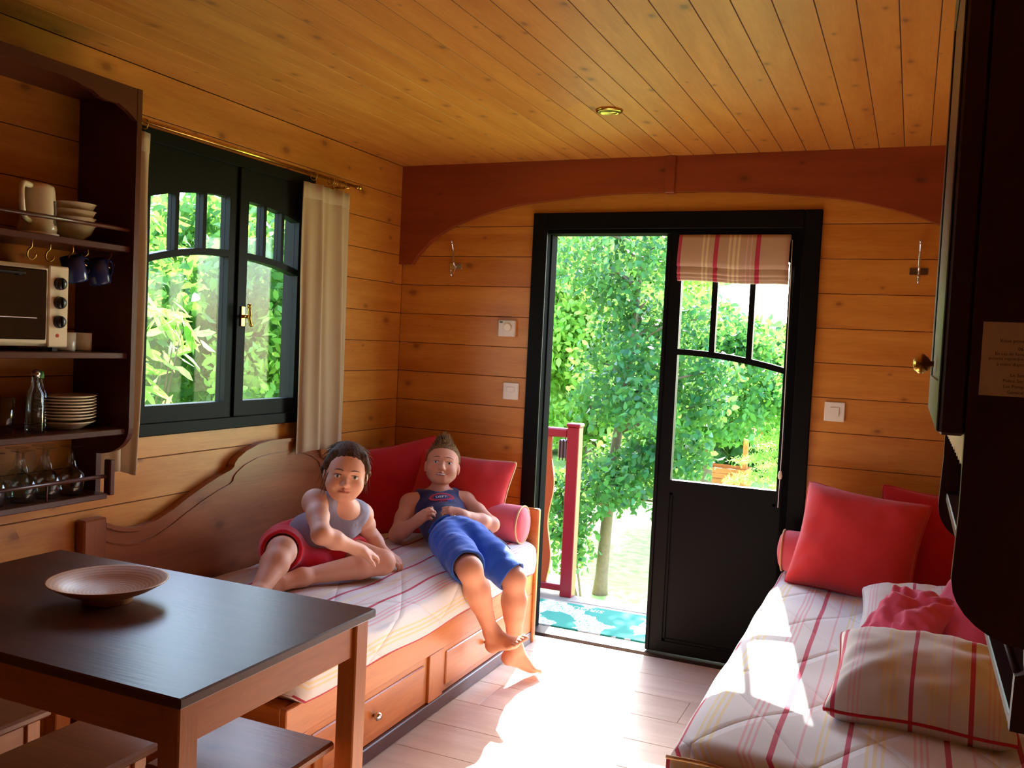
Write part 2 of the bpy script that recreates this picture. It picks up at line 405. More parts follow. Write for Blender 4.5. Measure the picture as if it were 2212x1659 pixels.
MB().box(DX0+.013, DX1-.04, -.012, .10, -.012, .006, .002).build('sill', plain('dark_bronze_metal', srgb(60, 52, 48), .4, .6), door)
def glazed(root, u0, u1, z0, z1, fn, zglass, arc_lo, arc_hi, top, stl, str_, nb, n0, n1, panel=False, bar=.016):
    """a timber leaf in the (u, z) plane; fn(u, z, n) maps to the room; arcs are functions of u"""
    g0, g1 = u0+stl, u1-str_; us = [g0+(g1-g0)*i/14 for i in range(15)]
    P = lambda a, b, c, d: [(a, c), (b, c), (b, d), (a, d)]
    for a, c in ((u0, g0), (g1, u1)): MB().prism(P(a, c, z0, z1), n0, n1, fn).build('stile', M['black'], root)
    b = MB().strip([(u, top(u)) for u in us], [(u, z1) for u in us], n0, n1, fn); b.build('top_rail', M['black'], root)
    b = MB().strip([(u, arc_lo(u)) for u in us], [(u, arc_hi(u)) for u in us], n0, n1, fn); b.build('arched_rail', M['black'], root)
    wv = (g1-g0-bar*nb)/(nb+1); edges = []
    for k in range(nb+1):
        a = g0+k*(wv+bar); edges.append((a, a+wv))
        if k < nb:
            u = a+wv; MB().strip([(u, arc_hi(u)-.004), (u+bar, arc_hi(u+bar)-.004)], [(u, top(u)+.004), (u+bar, top(u+bar)+.004)], n0+.004, n1-.004, fn).build('glazing_bar', M['black'], root)
    nm = (n0+n1)/2
    if panel:
        for c, d in ((zglass-.055, zglass), (z0, z0+.05)): MB().prism(P(g0, g1, c, d), n0, n1, fn).build('cross_rail', M['black'], root)
        b = MB().prism(P(g0, g1, z0+.05, zglass-.055), nm-.008, nm+.008, fn); b.build('lower_panel', M['black'], root)
        a0, a1, c0, c1 = g0, g1, z0+.05, zglass-.055; t = .012; b = MB()
        for q in (P(a0, a0+t, c0, c1), P(a1-t, a1, c0, c1), P(a0, a1, c0, c0+t), P(a0, a1, c1-t, c1)): b.prism(q, n0+.006, nm-.004, fn)
        b.build('panel_moulding', M['black'], root)
    else:
        MB().prism(P(g0, g1, z0, zglass), n0, n1, fn).build('bottom_rail', M['black'], root)
    for a, c in edges:
        uu = [a+(c-a)*i/5 for i in range(6)]
        MB().strip([(u, arc_hi(u)+.0005) for u in uu], [(u, top(u)-.0005) for u in uu], nm-.002, nm+.002, fn).build('pane', M['glass'], root)
    MB().strip([(u, zglass+.0005) for u in us], [(u, arc_lo(u)-.0005) for u in us], nm-.002, nm+.002, fn).build('pane', M['glass'], root)
leaf = MB().box(1.875, 1.884, .028, .05, .02, 1.86).build('door_leaf', M['black'], door)
arcD = lambda u: 1.352-.058*((u-1.40)/.46)**2
glazed(leaf, 1.345, 1.884, .012, 1.868, lambda u, z, n: (u, n, z), .785, lambda u: arcD(u)-.012, lambda u: arcD(u)+.014, lambda u: 1.80-.05*((u-1.40)/.46)**2, .062, .022, 2, .012, .052, panel=True, bar=.024)
MB().box(1.334, 1.352, .006, .046, .012, 1.868, .003).build('meeting_bead', M['black'], leaf)
for hz in (.25, 1.0, 1.70): MB().tube([(1.886, .008, hz-.035), (1.886, .008, hz+.035)], .007).build('hinge', M['black'], leaf, smooth=True)

# ---------------------------------------------------------------- left window
win = thing('window_1', None, None, (0, -1.2175, 1.0)); win['kind'] = 'structure'
fw = lambda u, z, n: (-n, u, z)
b = MB(); o0, o1, q0, q1 = -1.748, -.763, .985, 2.01
for q in ((o0, o0+.045, q0, q1), (o1-.045, o1, q0, q1), (o0+.045, o1-.045, q1-.045, q1), (o0+.045, o1-.045, q0, q0+.045)):
    b.box(-.0, .02, q[0], q[1], q[2], q[3], .003)
b.build('architrave', M['black'], win)
b = MB(); b.box(-.1, .0, WY0, WY0+.025, WZ0, WZ1); b.box(-.1, 0, WY1-.025, WY1, WZ0, WZ1); b.box(-.1, 0, WY0+.025, WY1-.025, WZ1-.025, WZ1); b.box(-.1, 0, WY0+.025, WY1-.025, WZ0, WZ0+.025)
b.build('jamb', M['black'], win)
yc = -1.2175
aw = lambda u: 1.640-.052*((abs(u-yc)-.04)/.38)**2
tw = lambda u: 1.848-.055*((abs(u-yc)-.04)/.38)**2
for (u0, u1, sl_, sr_) in ((WY0+.026, yc-.002, .05, .052), (yc+.002, WY1-.026, .048, .05)):
    sash = MB().box(-.03, -.012, u0+.002, u0+.006, 1.03, 1.96).build('casement', M['black'], win)
    glazed(sash, u0, u1, WZ0+.026, WZ1-.026, fw, 1.088, lambda u: aw(u)-.012, lambda u: aw(u)+.012, tw, sl_, sr_, 2, -.012, .032, bar=.018)
MB().box(.012, .022, yc-.012, yc+.016, WZ0+.03, WZ1-.03, .003).build('cover_bead', M['black'], win)
b = MB(); b.box(.022, .028, yc+.008, yc+.030, 1.372, 1.448, .002); b.build('handle_plate', M['brass'], win)
hd = MB(); hd.tube([(.026, yc+.019, 1.41), (.055, yc+.019, 1.41)], .007, 12)
hd.tube(catmull([(.055, yc+.019, 1.446), (.058, yc+.020, 1.42), (.056, yc+.022, 1.40), (.06, yc+.03, 1.372)], 5), [.004]+[.0065]*14+[.005], 10)
hd.lathe([(0, -.009), (.006, -.007), (.009, 0), (.006, .007), (0, .009)], (.055, yc+.019, 1.45), n=12)
hd.build('handle', M['brass'], win, smooth=True)
from mathutils import noise as mnoise
# ================================================================ FURNITURE
# ---- roman blind on the door leaf
bl = thing('roman_blind', 'striped beige and red roman blind drawn up on the glazed door', 'blind', (1.63, -.01, 1.86))
MB().box(1.395, 1.862, -.008, .010, 1.838, 1.862, .002).build('head_rail', M['white'], bl)
def blindfold(zt, zb, dy, bulge, x0=1.394, x1=1.862):
    P = []; uv = []
    for i in range(25):
        x = x0+(x1-x0)*i/24; row = []
        for j in range(9):
            t = j/8; z = zt+(zb-zt)*t + .010*math.sin(i*.35)*t*.25 - .012*(i/24)*t
            row.append((x, dy-bulge*math.sin(PI*.5*t)-.004*math.sin(i*.9)*t, z)); uv.append((x-x0, z))
        row.append((x, dy+.004-bulge*.5, row[-1][2]-.004)); uv.append((x-x0, row[-1][2]))
        row.append((x, dy+.004, row[-2][2]+.02)); uv.append((x-x0, row[-1][2]))
        P.append(row)
    return MB().grid(P), uv
for (zt, zb, dy, bu) in ((1.862, 1.727, -.009, .026), (1.74, 1.695, -.008, .020), (1.715, 1.678, -.006, .015), (1.70, 1.668, -.004, .010)):
    g, uv = blindfold(zt, zb, dy, bu); g.build('fold', M['blind'], bl, smooth=True, uv=uv, solid=.002)
b = MB().tube(catmull([(1.868, -.006, 1.84), (1.874, -.010, 1.4), (1.878, -.012, 1.0), (1.876, -.012, .72)], 5), .0018, 6); b.build('cord', M['white'], bl, smooth=True)
MB().lathe([(0, -.022), (.007, -.018), (.010, -.004), (.006, .012), (0, .02)], (1.878, -.014, .86), n=12).build('cord_toggle', M['cream'], bl, smooth=True)

# ---- coat hooks
def coat_hook(x, label):
    h = thing('coat_hook', label, 'hook', (x, 0, 1.715), 'double coat hooks on the door wall')
    MB().box(x-.034, x+.034, -.004, -.0005, 1.702, 1.730, .002).build('back_plate', M['chrome'], h)
    b = MB().tube(catmull([(x, -.004, 1.715), (x, -.022, 1.722), (x, -.030, 1.75), (x, -.036, 1.79), (x, -.055, 1.825)], 5), .0055, 10)
    b.lathe([(0, -.008), (.006, -.006), (.008, 0), (.006, .006), (0, .008)], (x, -.056, 1.828), n=12); b.build('upper_hook', M['chrome'], h, smooth=True)
    b = MB().tube(catmull([(x, -.004, 1.71), (x, -.018, 1.69), (x, -.030, 1.668), (x, -.046, 1.668), (x, -.052, 1.69)], 5), .005, 10)
    b.lathe([(0, -.007), (.005, -.005), (.007, 0), (.005, .005), (0, .007)], (x, -.052, 1.692), n=12); b.build('lower_hook', M['chrome'], h, smooth=True)
coat_hook(.30, 'chrome double coat hook under the arched beam, above the thermostat')
coat_hook(2.356, 'chrome double coat hook above the red cushions, beside the tall cabinet')
# ---- switches and thermostat
def switch(x, z, label, big):
    s = thing('light_switch', label, 'switch', (x, 0, z), 'square light switches on the door wall')
    MB().box(x-.040, x+.040, -.009, -.0005, z-.040, z+.040, .003).build('plate', M['white'], s)
    if big: MB().box(x-.019, x+.019, -.013, -.009, z-.019, z+.019, .002).build('rocker', M['white'], s)
    else: MB().box(x-.020, x+.022, -.013, -.009, z-.006, z+.020, .002).build('rocker', M['white'], s)
switch(.624, 1.129, 'white light switch below the thermostat, left of the open doorway', 0)
switch(2.076, 1.139, 'white light switch right of the doorway, above the red cushions', 1)
t = thing('thermostat', 'white square room thermostat with round dial on the pine wall', 'thermostat', (.592, 0, 1.425))
MB().box(.549, .635, -.024, -.0005, 1.386, 1.464, .004).build('case', M['white'], t)
b = MB().lathe([(0, -.010), (.017, -.010), (.019, -.006), (.019, 0)], (.603, -.0245, 1.43), 'y', 24); b.build('dial', M['cream'], t, smooth=False)
MB().box(.558, .574, -.0252, -.0241, 1.449, 1.457).build('badge', M['blackp'], t)
# ---- ceiling spotlight
t = thing('ceiling_spotlight', 'small round brass recessed spotlight in the plank ceiling', 'light', (1.315, -.828, H))
MB().lathe([(.030, -.006), (.034, -.010), (.046, -.007), (.050, 0), (.030, 0)], (1.315, -.828, H), n=32).build('trim_ring', M['brass'], t, smooth=True)
MB().lathe([(0, -.002), (.022, -.003), (.030, -.006), (.030, -.001), (0, -.001)], (1.315, -.828, H), n=24).build('lens', plain('spot_lens', srgb(150, 150, 140), .15, .6), t, smooth=True)

# ---- curtain rod, curtains
rz = 2.008
rod = thing('curtain_rod', 'thin brass curtain rod above the black framed window', 'curtain rod', (.075, -1.2, rz))
MB().tube([(.075, -1.905, rz), (.075, -.545, rz)], .007, 12).build('pole', M['brass'], rod, smooth=True)
MB().lathe([(0, 0), (.009, 0), (.010, .008), (.006, .012), (.011, .02), (.013, .028), (.008, .036), (0, .038)], (.075, -.546, rz), 'y', 16).build('finial', M['brass'], rod, smooth=True)
for y in (-.60, -1.88):
    b = MB().tube([(.001, y, rz-.012), (.075, y, rz-.012)], .005, 10); b.lathe([(.018, 0), (.018, .004), (.008, .006)], (.0005, y, rz-.012), 'x', 16); b.build('bracket', M['brass'], rod, smooth=True)
def curtain(label, y0, y1, zt, zb, rings, folds, depth, seed, skew=0):
    c = thing('curtain', label, 'curtain', ((.08), (y0+y1)/2, zb), 'beige curtains at the left window')
    rr = random.Random(seed); ph = [rr.uniform(0, 6) for _ in range(4)]; P = []; uv = []; NY = 90
    for i in range(NY):
        s = i/(NY-1); row = []
        for j in range(36):
            t = j/35; amp = depth*(.55+.45*min(1, t*3))
            a = 2*PI*folds*s
            x = .072 + amp*(math.sin(a+ph[0]+.25*t)*.75 + .25*math.sin(2.1*a+ph[1])) + .006*math.sin(3*t+ph[2])
            y = y0+(y1-y0)*(s+.012*math.sin(2*a+1)) + skew*t*(1-s) + .010*math.sin(a*.5+4*t)*t
            if t < .10: x += .005*math.sin(a*2)*(1-t*10)
            z = zt+(zb-zt)*t + .010*math.sin(a*.5+ph[3])*t
            row.append((x, y, z)); uv.append((s, t))
        P.append(row)
    MB().grid(P).build('cloth', M['curtain'], c, smooth=True, uv=uv, solid=.0025)
    b = MB().grid([[(p[0]+.0018, p[1], p[2]) for p in (r[0], r[1], r[2])] for r in P]); b.build('heading_tape', M['curtain'], c, smooth=True, solid=.002)
    for y in rings:
        MB().tube([(.075+.016*math.cos(k*PI/9), y+.003*math.sin(k), rz-.009+.016*math.sin(k*PI/9)) for k in range(18)], .0022, 6, closed=True).build('ring', M['brass'], c, smooth=True)
curtain('beige pleated curtain gathered between window and corner', -.90, -.565, 1.972, .862, (-.855, -.735, -.722, -.708, -.648), 2.3, .026, 5, .02)
curtain('beige curtain hanging beside the open shelf unit', -1.895, -1.725, 1.972, .885, (-1.86, -1.80, -1.75), 2.2, .020, 9, 0)

# ---- left wall shelf unit
def side_profile(x0, x1, zt, zc, zb):
    """straight front, quarter-round at the foot"""
    out = [(x0, zt), (x1, zt), (x1, zc+.02)]
    r = x1-x0-.105
    for k in range(1, 9):
        a = PI/2*k/8; out.append((x1-r*(1-math.cos(a)), zc+.02-.085*math.sin(a)))
    out += [(x1-r-.0, zb), (x0, zb)]
    return out
U0, U1 = -2.62, -1.915; UD = .235
su = thing('shelf_unit', 'open dark wooden wall shelf unit with crockery and scalloped top', 'shelf', (.12, -2.27, .845))
prof = side_profile(.0015, UD, 2.05, 1.03, .84)
for y0, y1 in ((U0, U0+.018), (U1-.018, U1)): MB().prism(prof, y0, y1, lambda u, v, a: (u, a, v)).build('side_panel', M['dark_z'], su)
for z, xd in ((1.590, .222), (1.276, .222), (1.050, .222), (.850, .158)):
    MB().box(.002, xd, U0+.0185, U1-.0185, z-.018, z, .002).build('shelf', M['dark_y'], su)
MB().box(.002, UD-.004, U0+.0185, U1-.0185, 2.03, 2.049, .002).build('top_board', M['dark_y'], su)
ys = [U0+.0185+(U1-U0-.037)*i/60 for i in range(61)]
def scal(y):
    d = min(y-(U0+.018), (U1-.018)-y)
    return interp(d, [(0, 1.955), (.03, 1.975), (.07, 1.992), (.11, 1.988), (.135, 1.992), (.16, 2.004), (.19, 2.006), (.21, 2.012), (.26, 2.016), (.35, 2.016)])
MB().strip([(y, scal(y)) for y in ys], [(y, 2.049) for y in ys], UD-.018, UD-.001, lambda u, v, a: (a, u, v)).build('scalloped_valance', M['dark_y'], su)
MB().tube([(UD-.022, U0+.018, 1.638), (UD-.022, U1-.018, 1.638)], .006, 10).build('rail', M['dark_y'], su, smooth=True)
MB().tube([(.150, U0+.018, .900), (.150, U1-.020, .900)], .006, 10).build('rail', M['dark_y'], su, smooth=True)
MB().box(.140, .168, U1-.020, U1-.0005, .842, .950, .003).build('end_block', M['dark_z'], su)
for y in (-2.31, -2.14): MB().tube([(.150, y, .850), (.150, y, .900)], .0035, 8).build('rail_pin', M['dark_z'], su, smooth=True)
HK = [-2.225, -2.168, -2.094, -2.043, -1.960]
for y in HK:
    MB().tube(catmull([(.175, y, 1.573), (.175, y, 1.556), (.175, y-.010, 1.546), (.175, y-.012, 1.530), (.175, y, 1.522), (.175, y+.012, 1.530), (.175, y+.013, 1.538)], 4), .0022, 8).build('cup_hook', M['brass'], su, smooth=True)
# kettle, bowls, oven, mugs, bottles, glasses, plates
k = thing('electric_kettle', 'cream plastic jug kettle beside the stacked bowls', 'kettle', (.12, -2.165, 1.590))
MB().lathe([(0, .0), (.048, .0), (.050, .012), (.046, .03), (.047, .06), (.043, .115), (.040, .128), (.030, .133), (0, .134)], (.12, -2.165, 1.602), n=28).build('body', M['cream'], k, smooth=True)
MB().lathe([(0, 0), (.055, 0), (.055, .010), (.048, .012), (0, .012)], (.12, -2.165, 1.590), n=28).build('base', M['white'], k, smooth=True)
MB().tube(catmull([(.14, -2.205, 1.725), (.155, -2.240, 1.722), (.165, -2.252, 1.690), (.160, -2.240, 1.640), (.142, -2.208, 1.628)], 6), .0085, 10).build('handle', M['cream'], k, smooth=True)
MB().box(.138, .1645, -2.150, -2.140, 1.622, 1.690, .002).build('water_gauge', plain('grey_gauge', srgb(120, 120, 112), .3), k)
def text(name, s, mat, parent, M4, size, ext=.0004, align='CENTER'):
    cu = bpy.data.curves.new(name, 'FONT'); cu.body = s; cu.size = size; cu.extrude = ext; cu.align_x = align; cu.align_y = 'CENTER'; cu.resolution_u = 2
    to = bpy.data.objects.new('t', cu); COL.objects.link(to); dg = bpy.context.evaluated_depsgraph_get()
    me = bpy.data.meshes.new_from_object(to.evaluated_get(dg)); bpy.data.objects.remove(to)
    me.transform(M4); o0 = WL[parent]; me.transform(Matrix.Translation(-o0)); me.materials.clear(); me.materials.append(mat)
    o = bpy.data.objects.new(name, me); COL.objects.link(o); o.parent = parent; WL[o] = o0; return o
for i in range(4):
    z = 1.591+i*.0205
    b = MB().lathe([(0, 0), (.026, 0), (.028, .006), (.050, .022), (.060, .044), (.063, .046), (.060, .046), (.047, .022), (.025, .008), (0, .008)], (.125, -2.055, z), n=32)
    o = b.build('bowl', plain('stoneware_%d' % i, srgb(226, 202, 160), .3, noise=.25, nscale=14), smooth=True, loc=(.125, -2.055, z))
    tag(o, ['cream bowl at the bottom of the stack beside the kettle', 'cream bowl second from the bottom of the kettle stack', 'cream bowl second from the top of the kettle stack', 'cream bowl on top of the stack beside the kettle'][i], 'bowl', 'bowls stacked beside the kettle')
ov = thing('mini_oven', 'cream tabletop mini oven with three black knobs', 'oven', (.10, -2.31, 1.277))
ox0, ox1, oy0, oy1, oz0, oz1 = .01, .205, -2.50, -2.130, 1.290, 1.508
MB().box(ox0, ox1-.008, oy0, oy1, oz0, oz1, .006).build('case', M['cream'], ov)
MB().box(ox1-.0075, ox1, oy1-.062, oy1+.001, oz0-.002, oz1+.002, .003).build('control_panel', M['cream'], ov)
MB().box(ox1-.0075, ox1-.001, oy0+.004, oy1-.064, oz0+.008, oz1-.006, .003).build('door_surround', M['cream'], ov)
dr = MB().box(ox1-.0005, ox1+.006, oy0+.012, oy1-.072, oz0+.018, oz1-.012, .003).build('door', plain('oven_smoked_glass', srgb(28, 22, 18), .12), ov)
MB().box(ox1+.012, ox1+.022, oy0+.02, oy1-.15, oz1-.030, oz1-.022, .002).box(ox1+.004, ox1+.014, oy1-.165, oy1-.155, oz1-.032, oz1-.02).build('door_handle', M['blackp'], dr)
MB().tube([(ox1+.008, oy0+.02, 1.366), (ox1+.008, oy1-.105, 1.366)], .0015, 6).build('wire_rack', M['chrome'], dr)
for z in (1.462, 1.410, 1.358):
    kb = MB().lathe([(0, .014), (.014, .014), (.0165, .010), (.0175, 0)], (ox1, oy1-.030, z), 'x', 24).build('knob', M['blackp'], ov, smooth=True)
    MB().box(ox1+.012, ox1+.019, oy1-.033, oy1-.027, z-.014, z+.014, .001).build('pointer', M['blackp'], kb)
MB().lathe([(0, .001), (.005, .001), (.005, 0)], (ox1, oy1-.033, 1.320), 'x', 14).build('indicator_lamp', plain('red_lamp', srgb(200, 40, 20), .3), ov)
for y in (oy0+.03, oy1-.03):
    for x in (.03, .185): MB().box(x-.008, x+.008, y-.008, y+.008, 1.2765, oz0+.001).build('foot', M['blackp'], ov)
def mug(label, c, r, h, mat, rot=None, group=None, hside=1, cat='mug', hang=False):
    m = thing('mug', label, cat, c, group)
    prof = [(0, 0), (r*.92, 0), (r, .006), (r, h), (r-.003, h), (r-.004, .006), (0, .005)]
    mat4 = Matrix.Translation(c) @ (rot or Matrix())
    b = MB().lathe(prof, n=26); b.v = [tuple(mat4 @ Vector(p)) for p in b.v]; b.build('cup', mat, m, smooth=True)
    hp = catmull([(0, hside*(r-.002), h*.82), (0, hside*(r+.020), h*.78), (0, hside*(r+.024), h*.5), (0, hside*(r+.014), h*.25), (0, hside*(r-.002), h*.2)], 5)
    b = MB().tube([mat4 @ p for p in hp], .004, 8); b.build('handle', mat, m, smooth=True)
M['cobalt'] = plain('cobalt_glazed', srgb(34, 44, 96), .22)
for y, lb in ((HK[3], 'dark blue mug hanging from a hook right beside the mini oven'), (HK[4], 'dark blue mug hanging from the hook nearest the side panel')):
    R_ = Matrix.Rotation(.30, 4, 'X'); q = R_ @ Vector((0, .0475, .036))
    mug(lb, Vector((.175, y, 1.523))-q, .031, .072, M['cobalt'], R_, 'blue mugs hanging on hooks')
M['mugw'] = plain('pale_grey_ceramic', srgb(206, 196, 180), .3)
for c, lb in (((.14, -2.028, 1.277), 'pale cup on the oven shelf, nearest the side panel'), ((.15, -2.092, 1.277), 'pale cup standing between the mini oven and the end cup'), ((.07, -2.075, 1.277), 'pale cup behind the two front cups beside the oven')):
    m = mug(lb, c, .029, .052, M['mugw'], None, 'pale cups beside the mini oven', hside=-1)
mug('pale cup standing on top of the rear cup by the oven', (.07, -2.075, 1.3305), .027, .050, M['mugw'], None, 'pale cups beside the mini oven', hside=-1)
for i in range(9):
    z = 1.051+i*.0088 + (.0 if i < 1 else .014)
    if i == 0: pr = [(0, 0), (.045, 0), (.048, .003), (.075, .018), (.082, .022), (.079, .023), (.045, .006), (0, .005)]
    else: pr = [(0, 0), (.042, 0), (.046, .002), (.070, .007), (.083, .012), (.082, .0135), (.065, .009), (.04, .0045), (0, .004)]
    o = MB().lathe(pr, (.115, -2.055, z), n=40).build('plate', M['cream'], smooth=True, loc=(.115, -2.055, z))
    if i == 0: tag(o, 'deep cream plate at the very bottom of the plate stack', 'plate', 'plates stacked on the third shelf')
    elif i == 8: tag(o, 'cream plate on top of the plate stack', 'plate', 'plates stacked on the third shelf')
    else: tag(o, 'cream plate, %s from the top of the plate stack' % ['eighth', 'seventh', 'sixth', 'fifth', 'fourth', 'third', 'second'][i-1], 'plate', 'plates stacked on the third shelf')
def bottle(label, x, y, h, r, capm):
    t = thing('cruet_bottle', label, 'bottle', (x, y, 1.051), 'glass cruets beside the plates')
    MB().lathe([(0, 0), (r, 0), (r, .01), (r*.98, h*.62), (r*.5, h*.74), (r*.42, h*.86), (r*.5, h*.87), (r*.3, h*.87), (r*.3, h*.75), (r*.85, h*.6), (r*.85, .012), (0, .012)], (x, y, 1.051), n=24).build('bottle_body', M['drink'], t, smooth=True)
    MB().lathe([(0, 0), (r*.48, 0), (r*.52, h*.05), (r*.4, h*.11), (0, h*.13)], (x, y, 1.051+h*.875), n=18).build('stopper', capm, t, smooth=True)
bottle('taller glass cruet bottle with chrome stopper beside the plates', .165, -2.195, .175, .024, M['chrome'])
bottle('glass cruet bottle with green stopper nearest the plates', .125, -2.150, .168, .022, plain('green_stopper', srgb(70, 150, 60), .4))
for i, (x, y) in enumerate(((.16, -2.29), (.15, -2.36), (.08, -2.27), (.08, -2.35))):
    o = MB().lathe([(0, 0), (.026, 0), (.030, .10), (.0285, .10), (.025, .006), (0, .006)], (x, y, 1.051), n=22).build('tumbler', M['drink'], smooth=True, loc=(x, y, 1.051))
    tag(o, ['tall clear tumbler in the front row, next to the cruets', 'tall clear tumbler in the front row, second from the cruets', 'tall clear tumbler in the back row, next to the cruets', 'tall clear tumbler in the back row, second from the cruets'][i], 'glass', 'tumblers on the third shelf')
for i, (x, y) in enumerate(((.110, -2.185), (.108, -2.105), (.110, -2.025), (.042, -2.15), (.042, -2.065), (.10, -2.27))):
    z = .8512
    pr = [(.029, 0), (.034, .02), (.0375, .045), (.034, .062), (.020, .078), (.006, .085), (.0032, .092), (.0032, .135), (.010, .140), (.031, .1435), (.031, .145), (0, .145)]
    pr = pr + [(0, .138), (0, .09), (.018, .074), (.032, .061), (.0355, .045), (.032, .02), (.0275, 0)][2:]
    o = MB().lathe(pr, (x, y, z), n=26).build('wine_glass', M['drink'], smooth=True, loc=(x, y, z))
    tag(o, 'upside-down wine glass on the bottom rack, ' + ['third from the end block', 'second from the end block', 'front one beside the end block', 'rear row, behind the second and third glasses', 'rear row, behind the first and second glasses', 'fourth from the end block'][i], 'glass', 'wine glasses upside down on the rack')

# ---- left daybed
db = thing('daybed', 'brown wooden daybed with scrolled backboard and drawers under window', 'bed', (.43, -1.03, 0))
bp_ = [(-1.826, .30), (-1.826, .722), (-1.79, .706), (-1.74, .692), (-1.683, .686), (-1.62, .694), (-1.54, .722), (-1.474, .752), (-1.39, .785), (-1.313, .812), (-1.252, .828), (-1.236, .838), (-1.232, .852), (-1.215, .868), (-1.17, .892), (-1.10, .912), (-1.03, .920), (-.96, .922)]
mir = [(-1.92-y, z) for y, z in bp_][::-1]
top = bp_[1:] + mir[1:-1]
lo_ = [(y, .30) for y, _ in top]
fb = lambda u, v, a: (a, u, v)
MB().strip(lo_, top, .004, .034, fb).build('backboard', M['mid_y'], db)
off = .055
l1 = [(y, z-off) for y, z in top]; l2 = [(y, z-off+.006) for y, z in top]
MB().strip(l1, l2, .034, .0385, fb).build('backboard_moulding', M['mid_y'], db)
l1 = [(y, z-.010) for y, z in top]; l2 = [(y, z+.004) for y, z in top]
MB().strip(l1, l2, .030, .041, fb).build('backboard_rim', M['mid_y'], db)
for y0, y1 in ((-1.915, -1.827), (-.118, -.04)): MB().box(.004, .045, y0, y1, 0, .745, .005).build('back_post', M['mid_z'], db)
FX = .842
MB().box(.046, FX-.022, -1.93, -1.905, .0, .32, .002).build('near_end_panel', M['brown_x'], db)
b = MB(); b.box(FX-.022, FX, -1.93, -.152, .225, .32, .003); b.build('front_rail', M['brown_y'], db)
for y0, y1 in ((-1.93, -1.83), (-1.106, -1.0), (-.27, -.152)): MB().box(FX-.022, FX, y0, y1, .05, .2248, .002).build('front_stile', M['brown_z'], db)
MB().box(FX-.028, FX+.004, -1.93, -.152, .0, .0498, .003).build('plinth', M['dark_y'], db)
for y0, y1, yk_ in ((-1.829, -1.107, -1.47), (-.999, -.271, -.635)):
    d = MB().box(FX-.030, FX-.010, y0+.001, y1-.001, .0505, .2240, .002).build('drawer', M['brown_y'], db)
    MB().box(FX-.012, FX-.004, y0+.03, y1-.03, .072, .200, .004).build('drawer_panel', M['brown_y'], d)
    MB().lathe([(0, .030), (.010, .028), (.015, .020), (.012, .012), (.005, .008), (.006, 0)], (FX-.006, yk_, .140), 'x', 18).build('knob', M['chrome'], d, smooth=True)
MB().box(.046, FX+.012, -.150, -.120, .0, .612, .006).build('end_board', M['brown_x'], db)
MB().box(.046, FX-.03, -1.904, -.152, .20, .318).build('slat_base', M['brown_y'], db)

def mattress(name, label, prof, y0, y1, ny, mat, group, rnd=.03, wob=.004, seed=1):
    """prof: (x, z) polyline once round the section; stripes follow the arc length"""
    N = len(prof); cx = sum(p[0] for p in prof)/N; cz = sum(p[1] for p in prof)/N
    L = [0]
    for i in range(N): a, b = prof[i], prof[(i+1) % N]; L.append(L[-1]+math.hypot(b[0]-a[0], b[1]-a[1]))
    P = []; uv = []; rr = random.Random(seed); f1, f2 = rr.uniform(0, 6), rr.uniform(0, 6)
    for j in range(ny+1):
        t = j/ny; y = y0+(y1-y0)*t
        e = min(y-y0, y1-y); s = 1.0
        ins = 0 if e > rnd else rnd*(1-math.sqrt(max(0, 1-((rnd-e)/rnd)**2)))*.9
        row = []
        for i in range(N+1):
            x, z = prof[i % N]; nrm = Vector((x-cx, 0, z-cz)); nl = nrm.length
            dx = wob*math.sin(7*y+f1+9*x)+wob*.7*math.sin(19*y+f2+z*20)
            x2 = x - math.copysign(min(ins, abs(x-cx)), x-cx)*.8; z2 = z - math.copysign(min(ins, abs(z-cz)), z-cz)*.8
            if z > cz: z2 += dx
            else: z2 += wob*1.5*math.sin(11*y+f2)
            row.append((x2, y, z2)); uv.append((L[i], y))
        P.append(row)
    mb = MB(); mb.grid(P)
    # end caps: fans of inset rings so stripes run down the face
    for end in (0, ny):
        ring = P[end]; n0 = len(mb.v); c = (cx, ring[0][1], cz); base = end*(N+1)
        for i in range(N+1):
            x, y, z = ring[i]; mb.v.append((cx+(x-cx)*.5, y, cz+(z-cz)*.5)); uv.append((prof[0][0]*0+(cx+(x-cx)*.5)-min(p[0] for p in prof), z))
        for i in range(N): mb.f.append((base+i, base+i+1, n0+i+1, n0+i))
        mb.f.append(tuple(n0+i for i in range(N)))
    o = mb.build(name, mat, smooth=True, uv=uv, loc=(cx, (y0+y1)/2, min(p[1] for p in prof)))
    return tag(o, label, 'mattress', group)
prof = [(.050, .445)]
for i in range(1, 22): x = .05+.745*i/21; prof.append((x, .455+.022*math.sin(PI*min(1, x/.84)*.55)))
for k in range(1, 7): a = PI/2*k/6; prof.append((.795+.068*math.sin(a), .470-.042*(1-math.cos(a))))
for z, x in ((.41, .866), (.39, .867), (.37, .866), (.35, .864), (.335, .861), (.323, .855)): prof.append((x, z))
prof += [(.82, .322), (.5, .3215), (.2, .3215), (.06, .322), (.048, .36), (.046, .41)]
mattress('mattress', 'mattress in striped quilted cover on the daybed with the children', prof, -1.895, -.156, 60, M['quilt'], None)

